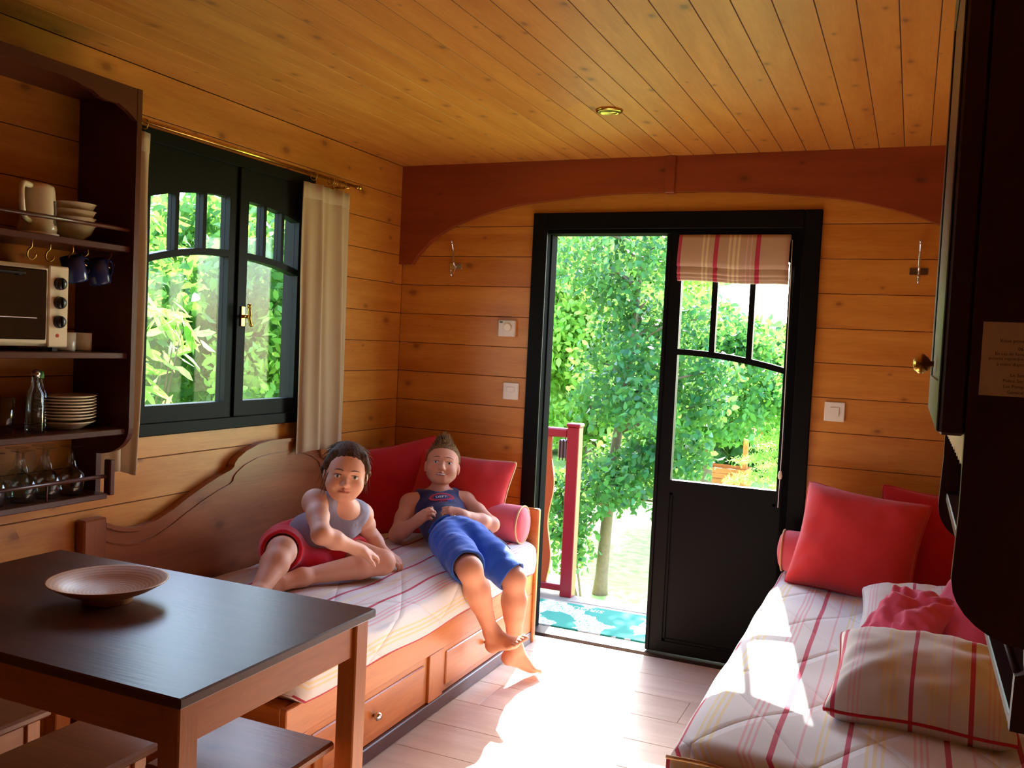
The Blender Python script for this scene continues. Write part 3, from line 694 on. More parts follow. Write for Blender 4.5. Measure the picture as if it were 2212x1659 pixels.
# ---- cushions
def cushion(name, label, c, rot, wd, ht, th, mat, pipe=None, seed=0, group=None, uvs=1.0, cat='cushion', pinch=.10, sag=0.0, wr=.006, stripe_dir=0):
    rr = random.Random(seed); N = 34; R_ = rot.to_4x4() if hasattr(rot, 'to_4x4') else rot
    M4 = Matrix.Translation(c) @ R_; mb = MB(); uv = []; ph = [rr.uniform(0, 6.28) for _ in range(8)]
    def outline(u, v):
        rr2 = 1-.035*abs(u*v)**6; u, v = u*rr2, v*rr2
        # sides draw in, corners stay out
        k = 1-pinch*(1-v*v)*abs(u)**3; k2 = 1-pinch*(1-u*u)*abs(v)**3
        return u*k*wd/2, v*k2*ht/2
    for side in (1, -1):
        P = []
        for i in range(N+1):
            row = []
            for j in range(N+1):
                u = math.sin(PI/2*(-1+2*i/N)); v = math.sin(PI/2*(-1+2*j/N))
                x, y = outline(u, v)
                t = (max(0, 1-abs(u)**2.6)*max(0, 1-abs(v)**2.6))**.45
                z = side*(th/2)*t
                e = (1-t)
                nz = mnoise.noise(Vector((u*1.7+ph[0]*7, v*1.7+ph[1]*5, side*3+ph[2])))+.5*mnoise.noise(Vector((u*4+ph[3]*3, v*4, side*5+ph[4])))
                z += side*wr*t*(1.8*nz+1.2*e*math.sin(14*math.atan2(v, u)+ph[3]+3*nz))
                y2 = y - sag*(1-v)*.0
                p = M4 @ Vector((x, y, z)); row.append(tuple(p)); uv.append((x*uvs+.5, y*uvs+.5) if stripe_dir == 0 else (y*uvs+.5, x*uvs+.5))
            P.append(row)
        mb.grid(P)
    o = mb.build(name, mat, smooth=True, uv=uv, loc=c)
    bm = bmesh.new(); bm.from_mesh(o.data); bmesh.ops.remove_doubles(bm, verts=bm.verts, dist=.0004); bmesh.ops.recalc_face_normals(bm, faces=bm.faces); bm.to_mesh(o.data); bm.free()
    tag(o, label, cat, group)
    if pipe:
        pts = []
        for i in range(80):
            s = i/20; k = int(s); f = (s-k)*2-1; f = math.sin(PI/2*f)
            u, v = [(f, -1), (1, f), (-f, 1), (-1, -f)][k]; x, y = outline(u, v); pts.append(M4 @ Vector((x, y, .002*math.sin(i*.8))))
        MB().tube(pts, .0045, 6, closed=True).build('piping', pipe, o, smooth=True)
    return o
def basis(normal, up, roll=0):
    n = Vector(normal).normalized(); u = Vector(up); u = (u-n*u.dot(n)).normalized(); r = u.cross(n)
    m = Matrix((r, u, n)).transposed(); return m @ Matrix.Rotation(roll, 3, 'Z')
def bolster(label, c, L, r, mat, ax=1):
    b = thing('bolster', label, 'cushion', (c[0], c[1], c[2]-r), 'rose bolsters on the beds')
    h = L/2; pr = [(0, -h-.018), (r*.3, -h-.017), (r*.7, -h-.010), (r*.95, -h+.002), (r, -h+.02), (r*1.01, 0), (r, h-.02), (r*.95, h-.002), (r*.7, h+.010), (r*.3, h+.017), (0, h+.018)]
    MB().lathe(pr, c, 'x', 36).build('cover', mat, b, smooth=True)
    for s in (-1, 1):
        MB().tube([(c[0]+s*(h-.004), c[1]+(r*1.0)*math.cos(k*PI/14), c[2]+(r*1.0)*math.sin(k*PI/14)) for k in range(28)], .004, 6, closed=True).build('piping', M['pipe'], b, smooth=True)
cushion('scatter_cushion', 'deep red cushion in the corner behind the girl', (.20, -.300, .655), basis((.55, -.8, .30), (-.25, .1, 1), .06), .46, .44, .13, M['dred'], M['dred'], 3)
cushion('scatter_cushion', 'bright red piped cushion behind the boy', (.49, -.255, .640), basis((.12, -.9, .36), (0, .3, 1), -.03), .50, .42, .13, M['red'], M['pipe'], 5)
bolster('rose bolster at the end of the daybed with the children', (.675, -.242, .553), .29, .083, M['bolster'])

# ---- right bed
rb = thing('bed', 'low dark wooden bed base along the right wall', 'bed', (2.3, -1.0, 0))
MB().box(1.935, 2.685, -1.95, -.03, .06, .30, .004).build('bed_box', M['brown_y'], rb)
for x in (1.96, 2.63):
    for y in (-1.92, -.06): MB().box(x-.025, x+.025, y-.025, y+.025, 0, .0598).build('leg', M['brown_z'], rb)
prof = [(2.684, .30), (2.684, .47)]
for i in range(1, 24): x = 2.684-.715*i/23; prof.append((x, .488-.006*math.sin(i*.5)))
for k in range(1, 7): a = PI/2*k/6; prof.append((1.969-.062*math.sin(a), .488-.05*(1-math.cos(a))))
for z, x in ((.41, 1.906), (.36, 1.906), (.30, 1.907), (.24, 1.909), (.18, 1.911), (.14, 1.912)): prof.append((x, z))
prof += [(1.926, .14), (1.928, .20), (1.93, .302), (2.2, .302), (2.5, .302)]
mattress('mattress', 'mattress in striped quilted cover on the bed with many cushions', prof, -1.972, -.05, 60, M['quilt'], None, seed=4)
# quilt drop at the near end
P = []; uv = []
for i in range(50):
    x = 1.909+.772*i/49; row = []
    for j in range(10):
        z = .455-.40*j/9; row.append((x, -1.974-.006*math.sin(j*.3)-.006*(j/9)*math.sin(i*.55)-.004*math.sin(i*.21), z)); uv.append((2.684-x+.0+.17, z))
    P.append(row)
o = MB().grid(P).build('quilt_skirt', M['quilt'], smooth=True, uv=uv, solid=.004, loc=(2.3, -1.976, .05))
tag(o, 'striped quilt edge hanging over the near end of the cushioned bed', 'quilt')
MB().tube([(1.909+.772*i/30, -1.978-.003*math.sin(i), .458+.004*math.sin(i*.7)) for i in range(31)], .0045, 6).build('piping', M['pipe'], o, smooth=True)
bolster('rose bolster at the wall end of the cushioned bed', (2.07, -.145, .572), .30, .082, M['bolster'])
cushion('scatter_cushion', 'large coral red cushion propped beside the rose bolster', (2.205, -.295, .660), basis((-.10, -.90, .38), (-.02, .35, 1), -.15), .46, .42, .20, M['red'], M['red'], 8, wr=.009)
cushion('scatter_cushion', 'deep red cushion half hidden behind the large coral cushion', (2.475, -.165, .665), basis((.05, -.95, .25), (0, .25, 1), -.05), .42, .42, .12, M['dred'], M['dred'], 9)
cushion('scatter_cushion', 'small striped cushion lying behind the crumpled pink cushion', (2.43, -.74, .538), basis((-.12, -.22, .95), (.15, .95, .2), .15), .38, .40, .12, M['stripe'], M['stripe'], 12, uvs=1)
cushion('scatter_cushion', 'crumpled pink cushion lying between the striped cushions', (2.40, -.94, .585), basis((-.35, -.35, .85), (.4, .85, .3), -.25), .23, .22, .09, M['pink'], None, 15, wr=.022)
cushion('scatter_cushion', 'smooth rose pink cushion leaning under the right wall shelf', (2.565, -.92, .610), basis((-.55, -.55, .55), (.5, .25, 1), .1), .25, .28, .13, M['pink'], None, 18)
cushion('scatter_cushion', 'large striped pillow at the front of the cushioned bed', (2.425, -1.50, .565), basis((-.04, -.34, .93), (.10, .93, .3), .05), .43, .33, .19, M['stripe'], M['dred'], 21, uvs=1, wr=.010)

# ---- table, dish, stools
tb = thing('dining_table', 'dark wooden dining table with lighter square legs', 'table', (.77, -2.49, 0))
tx0, tx1, ty0, ty1 = .265, 1.272, -2.795, -2.185
MB().box(tx0, tx1, ty0, ty1, .720, .740, .003).build('table_top', M['table'], tb)
LG = .048
for x in (tx0+.02, tx1-.012-LG):
    for y in (ty0+.012, ty1-.012-LG): MB().box(x, x+LG, y, y+LG, 0, .7195, .003).build('leg', M['brown_z'], tb)
for y in (ty0+.022, ty1-.042): MB().box(tx0+.02+LG, tx1-.012-LG, y, y+.020, .640, .7195, .002).build('apron', M['brown_x'], tb)
for x in (tx0+.03, tx1-.042): MB().box(x, x+.020, ty0+.012+LG, ty1-.012-LG, .640, .7195, .002).build('apron', M['brown_y'], tb)
NTd = NT('turned_bamboo'); tc = NTd.n('TexCoord'); wv = NTd.n('TexWave', wave_type='RINGS', rings_direction='Z'); wv.inputs['Scale'].default_value = 38; wv.inputs['Distortion'].default_value = .8
NTd.l(tc.outputs['Object'], wv.inputs['Vector']); NTd.base(NTd.mix(wv.outputs[0], srgb(226, 170, 112), srgb(196, 134, 78))); NTd.set(Roughness=.35)
o = MB().lathe([(0, 0), (.052, 0), (.054, .010), (.060, .014), (.095, .028), (.126, .046), (.128, .049), (.125, .049), (.09, .032), (.05, .022), (0, .019)], (.738, -2.458, .7403), n=56).build('dish', NTd.m, smooth=True, loc=(.738, -2.458, .7403))
tag(o, 'wide shallow turned wooden dish on the dining table', 'dish')
def stool(label, x0, x1, y0, y1):
    s = thing('stool', label, 'stool', ((x0+x1)/2, (y0+y1)/2, 0), 'low stools under the dining table')
    MB().box(x0, x1, y0, y1, .428, .450, .006).build('seat', M['mid_x'], s)
    for x in (x0+.018, x1-.053):
        for y in (y0+.018, y1-.053): MB().box(x, x+.035, y, y+.035, 0, .4278, .002).build('leg', M['brown_z'], s)
    for y in (y0+.026, y1-.044): MB().box(x0+.053, x1-.053, y, y+.018, .372, .4278, .001).build('apron', M['brown_x'], s)
    for x in (x0+.026, x1-.044): MB().box(x, x+.018, y0+.053, y1-.053, .372, .4278, .001).build('apron', M['brown_y'], s)
stool('dark wooden stool between the table end and the daybed drawers', .944, 1.224, -2.545, -2.258)
stool('dark wooden stool in the middle under the dining table', .655, .897, -2.745, -2.452)
stool('dark wooden stool under the table end nearest the left wall', .29, .549, -2.72, -2.436)

# ---- right wall unit
RU0, RU1, RX = -2.5, -1.752, 2.430
ru = thing('wall_cabinet', 'dark wooden wall cabinet with door over a curved open shelf', 'cabinet', (2.56, -2.12, .845))
npf = [(W-.0015, 2.14), (RX, 2.14), (RX, 1.153), (RX-.004, 1.051), (RX-.001, 1.032), (RX+.005, 1.018), (RX+.016, 1.002), (RX+.031, .988), (RX+.047, .978), (RX+.068, .969), (RX+.095, .965), (RX+.097, .930), (RX+.085, .925), (RX+.083, .846), (W-.0015, .842)]
for y0, y1 in ((RU0, RU0+.020), (RU1-.020, RU1)): MB().prism(npf, y0, y1, lambda u, v, a: (u, a, v)).build('side_panel', M['wenge_z'], ru)
for z, xd in ((1.255, RX+.006), (1.082, RX+.010), (.862, RX+.084)): MB().box(xd, W-.002, RU0+.0205, RU1-.0205, z-.018, z, .002).build('shelf', M['wenge_y'], ru)
MB().box(RX+.004, W-.002, RU0+.0205, RU1-.0205, 2.12, 2.138, .002).build('top_board', M['wenge_y'], ru)
MB().tube([(RX+.090, RU0+.02, .925), (RX+.090, RU1-.02, .925)], .006, 10).build('rail', M['wenge_y'], ru, smooth=True)
dr = MB().box(RX-.034, RX-.0005, RU0+.000, RU1-.004, 1.258, 2.13, .004).build('door', M['wenge_z'], ru)
for y0, y1 in ((RU0+.004, RU0+.075), (RU1-.078, RU1-.008)): MB().box(RX-.0375, RX-.034, y0, y1, 1.262, 2.126, .0015).build('door_stile', M['wenge_z'], dr)
for z0, z1 in ((1.262, 1.335), (2.05, 2.126)): MB().box(RX-.0375, RX-.034, RU0+.076, RU1-.079, z0, z1, .0015).build('door_rail', M['wenge_y'], dr)
for z in (1.40, 1.86): MB().lathe([(0, -.001), (.008, -.001), (.0085, 0)], (RX-.016, RU0-.0001, z+.085), 'y', 18).build('screw_cap', plain('dark_cap', srgb(50, 26, 20), .5), dr)
MB().lathe([(0, -.036), (.012, -.034), (.019, -.026), (.019, -.018), (.012, -.010), (.006, -.006), (.006, 0)], (RX-.0375, -2.07, 1.358), 'x', 22).build('knob', M['brass'], dr, smooth=True)
ys = [RU0+.021+(RU1-RU0-.042)*i/120 for i in range(121)]
MB().strip([(y, 1.222-.012*abs(math.sin(PI*(y-RU0)/.06))) for y in ys], [(y, 1.257) for y in ys], RX+.001, RX+.0055, lambda u, v, a: (a, u, v)).build('scalloped_edging', M['cream'], ru)
pn = thing('notice', 'white printed paper notice stuck on the dark cabinet side', 'notice', (2.545, RU0-.002, 1.37))
MB().box(2.444, 2.655, RU0-.0016, RU0-.0004, 1.319, 1.423).build('sheet', plain('paper', srgb(214, 206, 204), .6), pn)
ink = plain('ink', srgb(24, 22, 26), .7)
for s, x, z, sz in (('Vous pouvez nous joindre', 2.466, 1.397, .0072), ('06', 2.489, 1.386, .0072), ('En cas de forte pluie vous', 2.461, 1.3785, .0062), ('pouvez rejoindre la salle', 2.454, 1.372, .0062), ('à votre disposition', 2.464, 1.364, .0062), ('Le Samu', 2.482, 1.349, .0064), ('Police Secours', 2.473, 1.341, .0064), ('Les Pompiers', 2.474, 1.333, .0064), ('Général', 2.479, 1.325, .0064)):
    text('lettering', s, ink, pn, Matrix.Translation((x, RU0-.0017, z)) @ Matrix.Rotation(PI/2, 4, 'X'), sz, .0001, 'LEFT')
# ================================================================ OUTSIDE
def ground(x, y):
    r = math.hypot(x+.5, y)
    return -.9 - .085*max(0, min(1, (y-7)/14))*11 + .02*math.sin(x*1.3)*math.sin(y*.9) if y > 7 else -.9 + .02*math.sin(x*1.3)*math.sin(y*.9)*min(1, abs(r)/6)
m = NT('sunny_grass'); pos = m.n('NewGeometry').outputs['Position']; n = m.n('TexNoise'); n.inputs['Scale'].default_value = 9; n.inputs['Detail'].default_value = 6; m.l(pos, n.inputs['Vector'])
n3 = m.n('TexNoise'); n3.inputs['Scale'].default_value = 1.1; m.l(pos, n3.inputs['Vector'])
m.base(m.mix(n3.outputs[0], m.ramp(n.outputs[0], [(.35, srgb(116, 150, 60)), (.6, srgb(176, 196, 104))]), srgb(150, 176, 90))); m.set(Roughness=.9); m.bump(n.outputs[0], .6, .05)
P = [[(x, y, ground(x, y)) for y in np.concatenate([np.linspace(-8, 8, 25), np.linspace(9, 60, 40)])] for x in np.linspace(-45, 30, 76)]
o = MB().grid(P).build('lawn', m.m, smooth=True); tag(o, 'sunlit mown lawn sloping away outside', 'lawn', kind='stuff')
# deck
dk = thing('deck', 'weathered grey plank deck outside the open door', 'deck', (1.0, .5, -.9))
for i in range(6):
    y0 = .108+i*.128; MB().box(-.75, 2.5, y0, y0+.123, -.078, -.050, .004).build('plank', M['deck_x'], dk)
for x in (-.6, .4, 1.4, 2.4): MB().box(x, x+.06, .11, .87, -.20, -.0785).build('joist', M['deck_y'], dk)
for x in (-.6, 2.4):
    for y in (.13, .80): MB().box(x, x+.08, y, y+.08, -.905, -.2005).build('support_post', M['deck_z'], dk)
# door mat
m = NT('green_mat'); uv = m.n('NewGeometry').outputs['Position']
n = m.n('TexNoise'); n.inputs['Scale'].default_value = 5.5; n.inputs['Detail'].default_value = 2; m.l(uv, n.inputs['Vector'])
v = m.n('TexVoronoi'); v.inputs['Scale'].default_value = 60; m.l(uv, v.inputs['Vector'])
msk = m.math('MULTIPLY', m.math('GREATER_THAN', n.outputs[0], .53), m.math('GREATER_THAN', v.outputs['Distance'], .32))
m.base(m.mix(msk, srgb(22, 116, 96), srgb(180, 190, 188))); m.set(Roughness=.95)
mt = thing('doormat', 'green printed doormat on the grey deck outside the door', 'doormat', (.95, .47, -.05))
MB().box(.56, 1.46, .262, .678, -.0495, -.040, .003).build('pile', m.m, mt)
text('lettering', 'SIROUEL', plain('mat_print', srgb(214, 222, 216), .9), mt, Matrix.Translation((.83, .615, -.0399)) @ Matrix.Rotation(PI, 4, 'Z'), .062, .0004)
# railing
M['rail'] = plain('red_painted_wood', srgb(140, 14, 36), .32, noise=.15, nscale=20)
M['bal'] = plain('orange_painted_wood', srgb(168, 70, 28), .4, noise=.2, nscale=12)
rl = thing('railing', 'red deck railing with square post and wavy orange boards', 'railing', (.3, .83, -.05))
px0, px1, py0, py1 = .625, .695, .80, .87
po = MB().box(px0, px1, py0, py1, -.0495, .905, .004).build('post', M['rail'], rl)
MB().box(px0-.006, px1+.006, py0-.006, py1+.006, .905, .925, .005).build('post_cap', M['rail'], po)
MB().box(-.75, px0-.0005, py0+.008, py1-.008, .842, .893, .008).build('handrail', M['rail'], rl)
MB().box(-.75, px0-.0005, py0+.015, py1-.015, -.025, .012, .004).build('bottom_rail', M['rail'], rl)
zz = [.0125+(.8415-.0125)*i/40 for i in range(41)]
for xc in (.482, .27, .06, -.15, -.36, -.57):
    a = [(xc-.055+.012*math.sin((z-.05)*15), z) for z in zz]; b_ = [(xc+.055+.013*math.sin((z-.05)*15), z) for z in zz]
    MB().strip([(p[0], p[1]) for p in a], [(p[0], p[1]) for p in b_], py0+.025, py0+.043, lambda u, v, a: (u, a, v)).build('wavy_board', M['bal'], rl)
ln = thing('deck_lantern', 'small grey barred lantern hanging under the red handrail', 'lantern', (.56, .88, .80))
MB().box(.545, .612, .878, .94, .715, .82, .006).build('lantern_case', plain('grey_glass', srgb(120, 132, 142), .2), ln)
for x in (.558, .578, .598): MB().box(x-.003, x+.003, .872, .8775, .705, .825).build('bar', M['blackp'], ln)
MB().tube([(.578, .91, .82), (.578, .91, .86), (.578, .864, .868)], .004, 6).build('hanger', M['blackp'], ln)

# foliage ------------------------------------------------------------------
def leaves(centres, radii, per, lmin, lmax, seed, wratio=.55, up=.35, shell=False):
    r = np.random.default_rng(seed); C_ = np.repeat(np.asarray(centres, float), per, 0); Rr = np.repeat(np.asarray(radii, float), per, 0)
    if Rr.ndim == 1: Rr = Rr[:, None]*np.array([1, 1, .8])
    n = len(C_); d = r.normal(size=(n, 3)); d /= np.linalg.norm(d, axis=1)[:, None]
    rad = r.random(n)**(1/3 if not shell else 1/7); p = C_+d*rad[:, None]*Rr
    ax = r.normal(size=(n, 3)); ax[:, 2] -= up; ax /= np.linalg.norm(ax, axis=1)[:, None]
    sd = np.cross(ax, r.normal(size=(n, 3))); sd /= np.linalg.norm(sd, axis=1)[:, None]; nn = np.cross(ax, sd)
    L = r.uniform(lmin, lmax, n)[:, None]; Wd = L*wratio/2
    cr_ = nn*Wd*.35
    V = np.stack([p, p+ax*L*.30+sd*Wd*.85+cr_, p+ax*L*.66+sd*Wd*.80+cr_, p+ax*L-nn*Wd*.25, p+ax*L*.66-sd*Wd*.80+cr_, p+ax*L*.30-sd*Wd*.85+cr_], 1).reshape(-1, 3)
    F = np.arange(6*n).reshape(-1, 6); return V, F
def leafobj(name, V, F, mat, parent):
    me = bpy.data.meshes.new(name); V = V-np.array(WL[parent]); n = len(F); k = F.shape[1]
    me.vertices.add(len(V)); me.vertices.foreach_set('co', V.astype(np.float32).ravel()); me.loops.add(n*k); me.loops.foreach_set('vertex_index', F.ravel().astype(np.int32))
    me.polygons.add(n); me.polygons.foreach_set('loop_start', np.arange(n, dtype=np.int32)*k)
    me.update(calc_edges=True); me.validate(); me.materials.append(mat)
    o = bpy.data.objects.new(name, me); COL.objects.link(o); o.parent = parent; WL[o] = WL[parent]; o['kind'] = 'stuff'; return o
M['bark'] = plain('grey_bark', srgb(128, 108, 88), .9, noise=.8, nscale=25, bumps=.6)
LM = {'oak': leafmat('oak_leaf', srgb(12, 66, 50), srgb(48, 118, 66), .34), 'bright': leafmat('bright_leaf', srgb(104, 160, 60), srgb(172, 200, 88), .5),
      'mid': leafmat('mid_leaf', srgb(36, 98, 56), srgb(96, 150, 70), .42), 'dark': leafmat('dark_leaf', srgb(40, 90, 60), srgb(80, 130, 70), .4),
      'shrub': leafmat('shrub_leaf', srgb(34, 90, 38), srgb(104, 152, 58), .45), 'laurel': leafmat('laurel_leaf', srgb(104, 156, 56), srgb(172, 200, 104), .45),
      'conifer': leafmat('conifer_needles', srgb(120, 170, 80), srgb(176, 206, 110), .4)}
def tree(name, label, base, top, lean, tr, clumps, mat, seed, per, lf, group, cr, wr=.55, branches=True, cat='tree'):
    """clumps: list of centres; trunk from base up, one branch to each clump"""
    r = random.Random(seed); t = thing(name, label, cat, base, group); B = Vector(base); T = B+Vector((lean[0], lean[1], top-base[2]))
    tp = catmull([B+Vector((0, 0, -.05)), B.lerp(T, .35)+Vector((r.uniform(-.03, .03), 0, 0)), B.lerp(T, .7)+Vector((r.uniform(-.05, .05), 0, 0)), T], 6)
    b = MB(); b.tube(tp, [tr*(1.25 if i == 0 else 1)*(1-.75*i/(len(tp)-1)) for i in range(len(tp))], 10); b.build('trunk', M['bark'], t, smooth=True)
    if branches:
        b = MB()
        for c in clumps:
            c = Vector(c); f = min(.95, max(.25, (c.z-.35*math.hypot(c.x-B.x, c.y-B.y)-B.z)/(T.z-B.z))); s = B.lerp(T, f)
            mid = s.lerp(c, .5)+Vector((r.uniform(-.06, .06), r.uniform(-.06, .06), .05)); pts = catmull([s, mid, c], 4); b.tube(pts, [tr*.32*(1-.8*i/(len(pts)-1)) for i in range(len(pts))], 5)
        b.build('branches', M['bark'], t, smooth=True)
    V, F = leaves(clumps, [cr*r.uniform(.75, 1.2) for _ in clumps], per, lf*.7, lf*1.3, seed, wr); leafobj('foliage', V, F, mat, t); return t
def blob(c, rad, n, seed, zmin=-9, zmax=9, shell=.55):
    r = random.Random(seed); out = []
    while len(out) < n:
        d = Vector((r.uniform(-1, 1), r.uniform(-1, 1), r.uniform(-1, 1)))
        if not shell < d.length < 1: continue
        p = Vector(c)+Vector((d.x*rad[0], d.y*rad[1], d.z*rad[2]))
        if zmin < p.z < zmax: out.append(tuple(p))
    return out
cl = blob((-.15, 3.95, 1.30), (1.25, .75, 1.25), 58, 3, .0, 2.5, .25) + [(.30, 3.7, .42), (.55, 3.8, .50), (-.55, 3.7, .1), (-.35, 3.6, -.15), (.05, 3.55, .15), (.75, 3.9, .9), (.62, 3.7, .0), (-.40, 3.7, -.45)]
cl = [c for c in cl if c[0] > -.42 or c[2] < .2]
cl = [c for c in cl if not (c[2]-.728*c[1]+.33 > 0 and .5 < c[0]+.19*c[1] < 2.2)]      # keeps the sunlit doorway clear
tree('oak_tree', 'young oak tree standing just beyond the deck railing', (-.128, 3.944, -.9), 2.45, (.22, .05), .062, cl, LM['oak'], 21, 270, .072, 'garden trees beyond the door', .30, .62)
# thin sapling shoots beside the oak
sp = thing('sapling', 'thin leafy sapling shoots beside the oak trunk', 'sapling', (-.33, 3.80, -.9))
b = MB()
b.tube(catmull([(-.28, 3.75, -.92), (-.40, 3.75, -.5), (-.47, 3.72, .1)], 5), [.016-.001*i for i in range(11)], 6); b.build('stem', M['bark'], sp, smooth=True)
b = MB().tube(catmull([(-.24, 3.75, -.92), (-.30, 3.74, -.55), (-.36, 3.72, -.25)], 5), [.012-.0008*i for i in range(11)], 6); b.build('stem', M['bark'], sp, smooth=True)
V, F = leaves([(-.42, 3.72, -.35), (-.36, 3.72, -.22), (-.48, 3.72, -.10), (-.30, 3.72, -.48)], [.10, .12, .14, .08], 50, .06, .1, 5); leafobj('foliage', V, F, LM['oak'], sp)
gt = 'garden trees beyond the door'
tree('garden_tree', 'leafy tree seen through the panes of the closed door leaf', (-.10, 8.3, ground(-.1, 8.3)), 1.7, (.1, 0), .10, blob((-.12, 8.2, .75), (1.25, .9, 1.2), 46, 31, .38, 1.75, .2), LM['mid'], 32, 340, .10, gt, .36, .6)
tree('garden_tree', 'bright yellow green tree directly behind the young oak', (-4.3, 16, ground(-4.3, 16)), 3.6, (0, 0), .16, blob((-4.3, 16, 1.7), (2.5, 1.4, 2.9), 85, 41, -1.2, 4.4, .2), LM['bright'], 42, 330, .19, gt, .65, .6)
tree('garden_tree', 'rounded pale green tree far across the lawn, beyond the wooden well', (-2.5, 20, ground(-2.5, 20)), 1.6, (0, 0), .2, blob((-2.0, 20, .0), (2.6, 2, 1.9), 70, 51, -1.8, 1.6, .3), LM['mid'], 52, 330, .26, gt, .9, .7)
tree('garden_tree', 'tall dark green tree far behind the well and the conifer', (-1.0, 26, ground(-1.0, 26)), 2.2, (0, 0), .25, blob((-1.0, 26, .5), (1.3, 1.3, 2.2), 40, 61, -2, 2.2, .2), LM['dark'], 62, 330, .30, gt, .8, .7)
tree('garden_tree', 'tall bright tree far behind the lawn on the railing side', (-8.5, 21, ground(-8.5, 21)), 7.0, (0, 0), .25, blob((-8.2, 21, 2.4), (4.2, 2, 4.6), 90, 71, -1.5, 7.5, .3), LM['bright'], 72, 330, .30, gt, 1.1, .7)
tree('garden_tree', 'mid green tree between the tall bright tree and the pale rounded one', (-7.2, 27, ground(-7.2, 27)), 6.0, (0, 0), .25, blob((-7.2, 27, 2.0), (3.2, 2, 4.4), 80, 81, -2, 6.6, .3), LM['mid'], 82, 330, .30, gt, 1.1, .7)
# hedge behind
hc = [(x, 30+1.2*math.sin(x), -1.2+z) for x in np.arange(-22, 8, 1.3) for z in (0, 1.4)]
hg = thing('hedge', 'long dense green hedge closing the far end of the lawn', 'hedge', (-6, 30, -1.9)); V, F = leaves(hc, [1.3]*len(hc), 260, .25, .42, 90, .7); leafobj('foliage', V, F, LM['mid'], hg)
# conifer
cf = thing('conifer', 'pale green feathery conifer beyond the well', 'conifer', (.85, 9.2, ground(.85, 9.2)))
g0 = ground(.85, 9.2); MB().tube([(.85, 9.2, g0-.05), (.85, 9.2, .9)], [.05, .01], 8).build('trunk', M['bark'], cf, smooth=True)
cc = []; rr = random.Random(4)
for k in range(46):
    f = k/46; z = g0+.25+f*1.75; L = .95*(1-f)+.1; a = k*2.4
    for s in np.linspace(.25, 1, 5): cc.append((.85+math.cos(a)*L*s, 9.2+math.sin(a)*L*s, z-.22*L*s*s+.1*s))
V, F = leaves(cc, [(.12, .12, .04)]*len(cc), 60, .05, .11, 95, .16, .15); leafobj('foliage', V, F, LM['conifer'], cf)
# well
wx, wy = -1.06, 15.3; wz = ground(wx, wy)
well = thing('garden_well', 'small wooden well with posts and gabled roof on the lawn', 'well', (wx, wy, wz))
for x0, x1, y0, y1 in ((wx-.45, wx+.45, wy-.35, wy-.31), (wx-.45, wx+.45, wy+.31, wy+.35), (wx-.45, wx-.41, wy-.31, wy+.31), (wx+.41, wx+.45, wy-.31, wy+.31)):
    for i in range(4): MB().box(x0, x1, y0, y1, wz+.11*i, wz+.11*i+.105, .006).build('board', M['brown_x'], well)
for x in (wx-.36, wx+.36): MB().box(x-.05, x+.05, wy-.05, wy+.05, wz+.0, wz+1.25, .004).build('post', M['brown_z'], well)
for s in (-1, 1):
    for i in range(4):
        a = i/4; b2 = (i+1)/4
        MB().prism([(s*.55*(1-a), 1.12+.38*a), (s*.55*(1-b2), 1.12+.38*b2), (s*.55*(1-b2), 1.15+.38*b2), (s*.55*(1-a), 1.15+.38*a)], wx-.62, wx+.62, lambda u, v, a: (a, wy+u, wz+v)).build('roof_board', M['brown_x'], well)
# garden cart with a wheel
cx_, cy_ = -1.42, 6.2; cz_ = -.905
ct = thing('garden_cart', 'dark garden cart with spoked wheel on the lawn behind the railing', 'cart', (cx_, cy_, cz_))
for dx in (0, -.55):
    wh = MB().tube([(cx_+dx+.115*math.cos(k*PI/14)*.94, cy_-.115*math.sin(.34)*math.cos(k*PI/14), cz_+.15+.115*math.sin(k*PI/14)) for k in range(28)], .034, 10, closed=True).build('tyre', M['blackp'], ct, smooth=True)
    b = MB().lathe([(0, -.03), (.03, -.03), (.034, -.02), (.085, -.012), (.088, .012), (0, .012)], (cx_+dx, cy_, cz_+.15), 'y', 24); b.build('hub', plain('pale_hub', srgb(206, 204, 190), .5), wh)
MB().box(cx_-.75, cx_+.16, cy_+.06, cy_+.62, cz_+.24, cz_+.46, .02).build('tray', plain('dark_green_metal', srgb(40, 60, 56), .4), ct)
MB().tube(catmull([(cx_-.7, cy_+.3, cz_+.44), (cx_-1.0, cy_+.3, cz_+.7), (cx_-1.15, cy_+.3, cz_+.95)], 4), .015, 8).build('handle', M['blackp'], ct, smooth=True)
# shrubs outside the left window
def shrub(name, label, c, rad, mat, n, per, lf, wr, seed, cr, group):
    g = -.9; t = thing(name, label, 'shrub', (c[0], c[1], g), group); r = random.Random(seed)
    cs = blob(c, rad, n, seed, g, 2.2 if c[0] > -4 else 2.7, .0); b = MB()
    for k in range(9):
        e = Vector(cs[k]); s = Vector((c[0]+r.uniform(-.15, .15), c[1]+r.uniform(-.15, .15), g-.03)); b.tube(catmull([s, s.lerp(e, .5)+Vector((r.uniform(-.15, .15), r.uniform(-.15, .15), .1)), e], 5), [.02*(1-.08*i) for i in range(11)], 6)
    b.build('stems', M['bark'], t, smooth=True); V, F = leaves(cs, [cr]*len(cs), per, lf*.7, lf*1.3, seed+1, wr); leafobj('foliage', V, F, mat, t)
sg = 'shrubs outside the left window'
shrub('leafy_shrub', 'dense leafy shrub filling the view through the left window', (-2.6, 1.9, 1.2), (1.3, 1.6, 1.7), LM['shrub'], 85, 240, .10, .55, 201, .36, sg)
shrub('leafy_shrub', 'darker shrub growing behind the one at the left window', (-4.6, 3.4, 1.2), (2.0, 2.6, 2.3), LM['mid'], 80, 260, .14, .6, 211, .5, sg)
